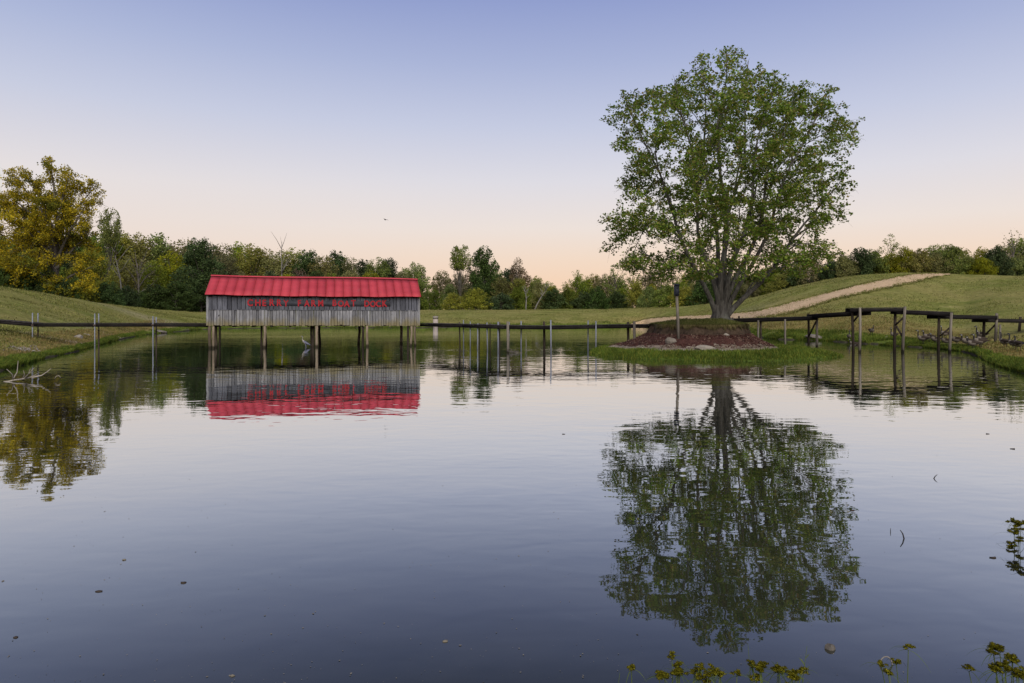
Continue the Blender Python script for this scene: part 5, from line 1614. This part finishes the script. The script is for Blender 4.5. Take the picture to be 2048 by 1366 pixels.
def geese():
    ms = {p: goose_mesh(p) for p in ('up', 'half', 'feed')}
    for m in ms.values():
        for g in GM: m.materials.append(M[g])
    # column of the body, row of the feet, heading (degrees, 0 = right, 180 = left), pose, scale, label
    G = [(1846, 690, 172, 'up', 1.0, 'tall goose with neck upright, leftmost of the flock between the bridge posts'), (1857, 686, 176, 'half', 1.0, 'goose just behind the tall leftmost goose of the flock'),
         (1871, 691, 185, 'half', .95, 'goose with lowered head left of the paired footbridge posts'), (1890, 679, 190, 'up', 1.0, 'goose on the upper bank half hidden by a dark bridge post'),
         (1893, 694, 178, 'up', .88, 'goose at the waterline between the dark and the pale bridge post'), (1914, 693, 172, 'up', 1.0, 'goose partly hidden right of the pale bridge post'),
         (1935, 696.5, 175, 'half', .98, 'brown goose at the water, left one of the close pack'), (1946, 701, 178, 'half', .92, 'lowest goose of the close pack, standing in the shallows'),
         (1960, 698, 176, 'half', 1.02, 'goose at the front right of the close pack'), (1962, 693, 200, 'up', .98, 'goose showing a white rump behind the close pack'), (1963, 682, 172, 'up', 1.0, 'goose standing highest behind the close pack with neck upright'),
         (2010, 698, 95, 'up', .9, 'dark goose seen from behind, alone right of the thick pale posts'), (2028, 702, 100, 'up', .9, 'left goose of the pair at the right edge'), (2037, 704.5, 80, 'half', .95, 'right goose of the pair at the right edge'),
         (1698, 683, 250, 'up', .88, 'goose with pale breast left of the first bridge post at the water'), (1743, 672, 265, 'half', .95, 'lone goose with white breast on the bank above the driftwood log'), (1788, 680, 200, 'up', .9, 'goose behind the middle bridge posts')]
    for x, y, hd, pose, s, label in G:
        q = ray_land(x, y, 30, 90)
        p = px(x, depth(y)) if q is None else Vector(q)
        o = link('goose', ms[pose]); o.location = (p.x, p.y, max(p.z, -0.05)); s *= 1.12; o.scale = (s, s, s); o.rotation_euler = (0, 0, math.radians(hd) + math.atan2(-p.x, p.y) * 0.0)
        tag(o, label, 'goose', 'geese on the right bank')
    for x, y, hd, label in ((1707, 687.5, 170, 'goose swimming left of the first pair of bridge posts'), (1715, 689.5, 15, 'goose swimming between the first pair of bridge posts')):
        p = px(x, depth(y)); o = link('goose', ms['half']); o.location = (p.x, p.y, -0.30); o.scale = (.85,) * 3; o.rotation_euler = (0, 0, math.radians(hd)); tag(o, label, 'goose', 'geese swimming by the footbridge')
geese()

def heron():
    Y = depth(694)
    p = px(611, Y)
    st = [(-.40, .50, .02, .012, 0), (-.30, .54, .05, .03, 0), (-.15, .60, .09, .075, 0), (.0, .67, .10, .10, 0), (.12, .75, .075, .085, (0, 1, 0)), (.20, .83, .04, .05, 1), (.235, .90, .026, .028, 1), (.22, .97, .022, .022, 1),
          (.20, 1.03, .022, .022, 1), (.22, 1.09, .024, .026, 1), (.27, 1.12, .03, .032, (0, 1, .3)), (.33, 1.115, .024, .024, 1), (.38, 1.105, .014, .014, 2), (.50, 1.09, .004, .004, 2)]
    V, Q, T, mi = loft_bird(st, 10)
    mb = MB(); mb.add(V, Q, T, mi); mb.mt = [0] * len(T)
    for s in (-1, 1): mb.tube([(-.02, s * .05, .58), (-.05, s * .05, .30), (.0, s * .05, -.25)], [.02, .012, .012], 6, 0)
    o = mb.build('heron', [M['heron_blue'], M['heron_pale'], M['bill']], None, True)
    o.location = (p.x, p.y, -0.35); o.rotation_euler = (0, 0, math.radians(172)); o.scale = (.95,) * 3
    tag(o, 'grey blue heron wading under the boat house beside a pile', 'heron')
    # bird in the sky
    Y = 120; p = px(771, Y, zat(439.5, Y))
    st = [(-.30, 0, .05, .01, 0), (-.18, 0, .05, .04, 0), (0, 0, .09, .09, 0), (.15, 0.02, .06, .06, 0), (.24, .04, .04, .04, 0), (.32, .04, .008, .008, 0)]
    V, Q, T, mi = loft_bird(st, 8); mb = MB(); mb.add(V, Q, T, mi); mb.mt = [0] * len(T)
    for s in (-1, 1):
        W_ = np.array([(.12, s * .06, .03), (.06, s * .35, .13), (-.05, s * .72, .05), (-.10, s * .38, .10), (-.12, s * .06, .02)])
        mb.add(np.concatenate([W_, W_ - [0, 0, .02]]), [[0, 1, 3, 4], [9, 8, 6, 5], [0, 5, 6, 1], [1, 6, 7, 2], [2, 7, 8, 3], [3, 8, 9, 4]], [[1, 2, 3], [8, 7, 6]])
    o = mb.build('flying_bird', M['goose_black'], None, False); o.location = p; o.rotation_euler = (0.1, 0, math.radians(150)); tag(o, 'small dark bird flying in the sky above the boat house', 'bird')
heron()

# ------------------------------------------------------------------ foreground: sedges, sticks, floating bits
M['sedge_head'] = leaf_mat('sedge_head', [(0.278, 0.265, 0.025), (0.455, 0.418, 0.037), (0.569, 0.531, 0.063)], 0.5, 8)
M['sedge_stem'] = leaf_mat('sedge_stem', [(0.062, 0.094, 0.023), (0.109, 0.140, 0.031)], 0.2, 6)
def sedge(x, ytop, Y, label, heads=3, seed=0, zb=-0.05, lean=0.0, size=1.0, leaves=9, name='sedge', sp=1.0, drop=0.0):
    r = np.random.default_rng(seed + int(x))
    p = px(x, Y); zt = zat(ytop, Y)
    edge = 3.35
    g = max(-0.3, min((edge - Y) * 0.42, 0.7)) if Y < 4.6 else -0.3
    root = empty(name, (p.x, p.y, g), label, 'sedge', 'yellow flowering sedges at the near shore')
    H = zt - g
    def blade(mb, a, d, L, w):
        k = 7; t = np.linspace(0, 1, k)
        P = a + np.outer(t, [d[0] * L, d[1] * L, d[2] * L]) - np.outer(t ** 2, [0, 0, L * 0.75])
        s = np.cross(d, [0, 0, 1]); s = s / max(np.linalg.norm(s), 1e-6)
        ww = w * (1 - t ** 2) + 0.0004
        V = np.stack([P - s * ww[:, None], P + s * ww[:, None]], 1).reshape(-1, 3)
        i = np.arange(k - 1)[:, None] * 2
        mb.add(V, np.concatenate([i + [0, 1, 3, 2]], 1))
    mst, mhd, mlf = MB(), [], MB()
    for h in range(heads):
        off = np.array([r.normal(0, .055), r.normal(0, .05), 0]) * (0 if heads == 1 else sp) * size
        top = np.array([off[0] * 1.3 + lean, off[1], H - (r.uniform(0, .06) + r.uniform(0, drop)) * (h > 0) * size])
        base = np.array([off[0] * .3, off[1] * .3, -0.02])
        mst.tube([base, (base + top) / 2 + r.normal(0, .006, 3), top], [.0035, .003, .0022], 5)
        for b in range(4):                              # long bracts below each head
            a = r.uniform(0, 6.28); e = r.uniform(.2, .9); d = np.array([math.cos(a) * math.cos(e), math.sin(a) * math.cos(e), math.sin(e)])
            blade(mlf, top, d, r.uniform(.07, .15) * size, .0022)
        rays = r.integers(6, 11)
        hb = []
        for q in range(rays):
            a = q * 2.4 + r.uniform(0, .5); e = r.uniform(.3, 1.4); l = r.uniform(.008, .036) * size
            c = top + np.array([math.cos(a) * math.cos(e), math.sin(a) * math.cos(e), math.sin(e)]) * l
            m = 44
            n = unit(r.normal(0, 1, (m, 3))); n[:, 2] = np.abs(n[:, 2]) * .8 - .1
            tip = c + n * r.uniform(.010, .018, (m, 1)) * size
            s = unit(np.cross(n, r.normal(0, 1, (m, 3)))) * .0042 * size
            hb.append(np.stack([c + n * .002 - s, tip - n * .002 + s, tip, c + n * .002 + s], 1).reshape(-1, 3))
        mhd.append(np.concatenate(hb))
    mst.build('stem', M['sedge_stem'], root, True)
    V = np.concatenate(mhd); b = np.arange(len(V) // 4)[:, None] * 4
    o = link('flower_heads', np_mesh('flower_heads', V, np.concatenate([b + [0, 1, 2, 3]], 1)), M['sedge_head'], root); o['kind'] = 'stuff'
    for _ in range(leaves):
        a = r.uniform(0, 6.28); e = r.uniform(.7, 1.3); blade(mlf, np.array([r.normal(0, .01), r.normal(0, .01), 0]), np.array([math.cos(a) * math.cos(e), math.sin(a) * math.cos(e), math.sin(e)]), H * r.uniform(.7, 1.3), .004)
    mlf.build('leaves', M['sedge_stem'], root)
    return root
sedge(1263, 1340, 3.9, 'single short sedge stalk at the far left of the near plants', 1, 1, leaves=5)
sedge(1344, 1318, 3.95, 'tall single yellow sedge head above the left clump', 1, 2)
sedge(1352, 1347, 3.9, 'wide yellow sedge clump, left of three along the bottom edge', 7, 3, size=1.15, leaves=7)
sedge(1378, 1350, 3.85, 'small sedge tuft filling the right side of the left clump', 4, 4, size=1.0, leaves=2)
sedge(1455, 1351, 3.9, 'yellow sedge clump in the middle of the bottom edge', 6, 5, size=1.05)
sedge(1548, 1338, 3.95, 'fullest yellow sedge clump under the tall grass stalk', 7, 6, size=1.2)
sedge(1572, 1345, 3.9, 'small sedge tuft right of the fullest clump', 4, 12, size=1.0)
sedge(1816, 1330, 3.95, 'branching sedge standing alone right of the looped twig', 4, 7, size=1.0, leaves=3)
sedge(2022, 1313, 4.2, 'large sedge clump leaning in at the bottom right corner', 6, 8, size=1.3, lean=-0.02)
sedge(1985, 1345, 4.05, 'lower sedge stalk left of the corner clump', 3, 9, size=1.1, leaves=3)
sedge(2046, 1340, 4.1, 'sedge cut by the bottom right corner', 5, 10, size=1.2)
sedge(2031, 1049, 6.70, 'sedge with drooping leaves growing from the water at the right edge', 6, 11, size=1.7, leaves=14, sp=0.55, drop=0.1)

def grass_stalks():
    for x, yt, Y, lean, label in ((1506, 1288, 4.05, -0.03, 'single upright green grass blade left of the tall seeded stalk'), (1597, 1292, 4.0, 0.05, 'tall seeded grass stalk over the fullest sedge clump'), (1388, 1328, 4.0, 0.005, 'thin straight grass blade beside the left sedge clump'), (1226, 1345, 3.95, 0.04, 'curved grass blade left of all the sedges')):
        p = px(x, Y); g = -0.2; H = zat(yt, Y) - g
        root = empty('grass_stalk', (p.x, p.y, g), label, 'grass stalk')
        mb = MB(); mb.tube([(0, 0, 0), (lean * .3, 0, H * .5), (lean, 0, H)], [.0025, .002, .001], 5); mb.build('stem', M['sedge_stem'], root, True)
        mb = MB(); r = np.random.default_rng(int(x))
        for k in range(3 if x != 1597 else 6):
            z = H * (.45 + .5 * k / 6); a = r.uniform(-.4, .4) + (0 if k % 2 else math.pi); d = np.array([math.cos(a) * .45, math.sin(a) * .2, .85]); L = r.uniform(.05, .09)
            t = np.linspace(0, 1, 5); P = np.array([lean * z / H, 0, z]) + np.outer(t, d * L) - np.outer(t ** 2, [0, 0, L * .3]); s = np.array([.004, 0.001, 0]) * 1.0
            ww = (np.sin(np.pi * (0.15 + .85 * t)))[:, None]
            V = np.stack([P - s * ww, P + s * ww], 1).reshape(-1, 3); i = np.arange(4)[:, None] * 2
            mb.add(V, np.concatenate([i + [0, 1, 3, 2]], 1))
        mb.build('leaves', M['sedge_stem'], root)
grass_stalks()

def small_things():
    def thing(name, mb, x, y, mat, label, cat, rz=0.0, smooth=True):
        o = mb.build(name, M[mat], None, smooth); p = px(x, depth(y)); o.location = (p.x, p.y, 0); o.rotation_euler = (0, 0, rz); return tag(o, label, cat)
    # curved stick standing out of the water
    s = depth(1079) / F
    mb = MB(); mb.tube([(0.02 * 1.3, 0, -.03), (0.026, 0, .0), (0.012, 0, .05), (-0.012, 0, .085)], [.007, .007, .006, .004], 7); thing('curved_stick', mb, 1803, 1077, 'stick', 'thin dark curved stick poking from the water', 'stick')
    mb = MB(); mb.tube([(0, 0, -.02), (0.03, 0, .03), (.06, 0, .055)], [.008, .006, .003], 6); thing('forked_twig', mb, 1866, 957, 'stick', 'small dark twig tip out on the pale water', 'twig')
    mb = MB(); mb.tube([(0, 0, -.01), (.0, 0, .025), (.002, 0, .04)], [.004, .003, .002], 6); thing('twig_tip', mb, 1781, 1064, 'stick', 'short twig tip left of the curved stick', 'twig')
    # looped twig
    a = np.linspace(-.15, math.pi + .15, 14); sc = depth(1330) / F
    mb = MB(); P = np.stack([-np.cos(a) * 12.5 * sc, np.zeros(14), np.sin(a) * 17 * sc - .004], -1); mb.tube(P, np.linspace(.0038, .0042, 14), 6); thing('looped_twig', mb, 1772, 1329, 'driftwood', 'pale twig looped like an arch above its reflection', 'twig')
    o = link('floating_stone', rock_mesh(42, (.072, .06, .075)), M['bark']); p = px(1660, depth(1298)); o.location = (p.x, p.y, .006); tag(o, 'round brown stone just above the water by the near plants', 'stone')
    # leaves and bits afloat that can be told apart
    def floater(x, y, w, label, mat='dead_leaf', seed=0):
        r = np.random.default_rng(seed + int(x)); Y = depth(y); p = px(x, Y); k = 9; a = np.linspace(0, 2 * math.pi, k, endpoint=False)
        rr = w * Y / F / 2 * r.uniform(.6, 1.1, k)
        top = np.stack([rr * np.cos(a), rr * .6 * np.sin(a), .004 + np.abs(r.normal(0, .12, k)) * rr], -1)
        V = np.concatenate([top, top - [0, 0, .006], [[0, 0, .012]]])
        mb = MB(); mb.add(V, [[i, i + k, (i + 1) % k + k, (i + 1) % k] for i in range(k)], [[2 * k, i, (i + 1) % k] for i in range(k)])
        o = mb.build('floating_leaf', M[mat]); o.location = p; tag(o, label, 'leaf', 'dead leaves afloat on the pond')
    floater(367, 1166, 12, 'black curled leaf afloat on the dark left water')
    floater(198, 1183, 14, 'thin flat leaf afloat lower left of the black curled leaf')
    floater(1127, 868.5, 7, 'dark speck of leaf afloat left of the maple reflection')
    floater(1704, 1021, 12, 'dark leaf afloat right of the maple reflection')
    floater(1987, 1116, 15, 'flat dark leaf afloat left of the drooping sedge')
    floater(32, 1275, 10, 'small dark leaf afloat at the lower left edge')
    floater(890, 1283, 14, 'pale leaf afloat near the middle of the bottom', 'floating')
    floater(140, 968, 7, 'small dark leaf afloat under the golden reflection')
    floater(1975, 868, 8, 'small dark leaf afloat on the pale right water')
    floater(2025, 898, 9, 'small forked leaf afloat at the right edge')
    floater(465, 1352, 10, 'pale scrap afloat at the bottom left', 'floating')
    floater(248, 1120, 9, 'olive leaf afloat above the black curled leaf', 'floating')
    # the rest: countless specks of seed and dust
    r = np.random.default_rng(12)
    n = 620
    yy = 880 + (1370 - 880) * r.uniform(0, 1, n) ** 0.55
    xx = r.uniform(-20, 2068, n)
    xx = np.where(r.uniform(0, 1, n) < 0.45, r.uniform(-20, 1300, n), xx)
    Y = CZ * F / (yy - HY); X = (xx - 1024) * Y / F
    P = np.stack([X, Y, np.full(n, .004)], -1)
    tag(link('floating_specks', leaf_mesh('floating_specks', P, r.normal(0, .1, (n, 3)) + [0, 0, 1], 0.0062 * (0.5 + r.exponential(.55, n)) * (1 + .06 * Y), 4, .7, .05), M['floating']), 'specks of seed and dust afloat on the near water', kind='stuff')
small_things()
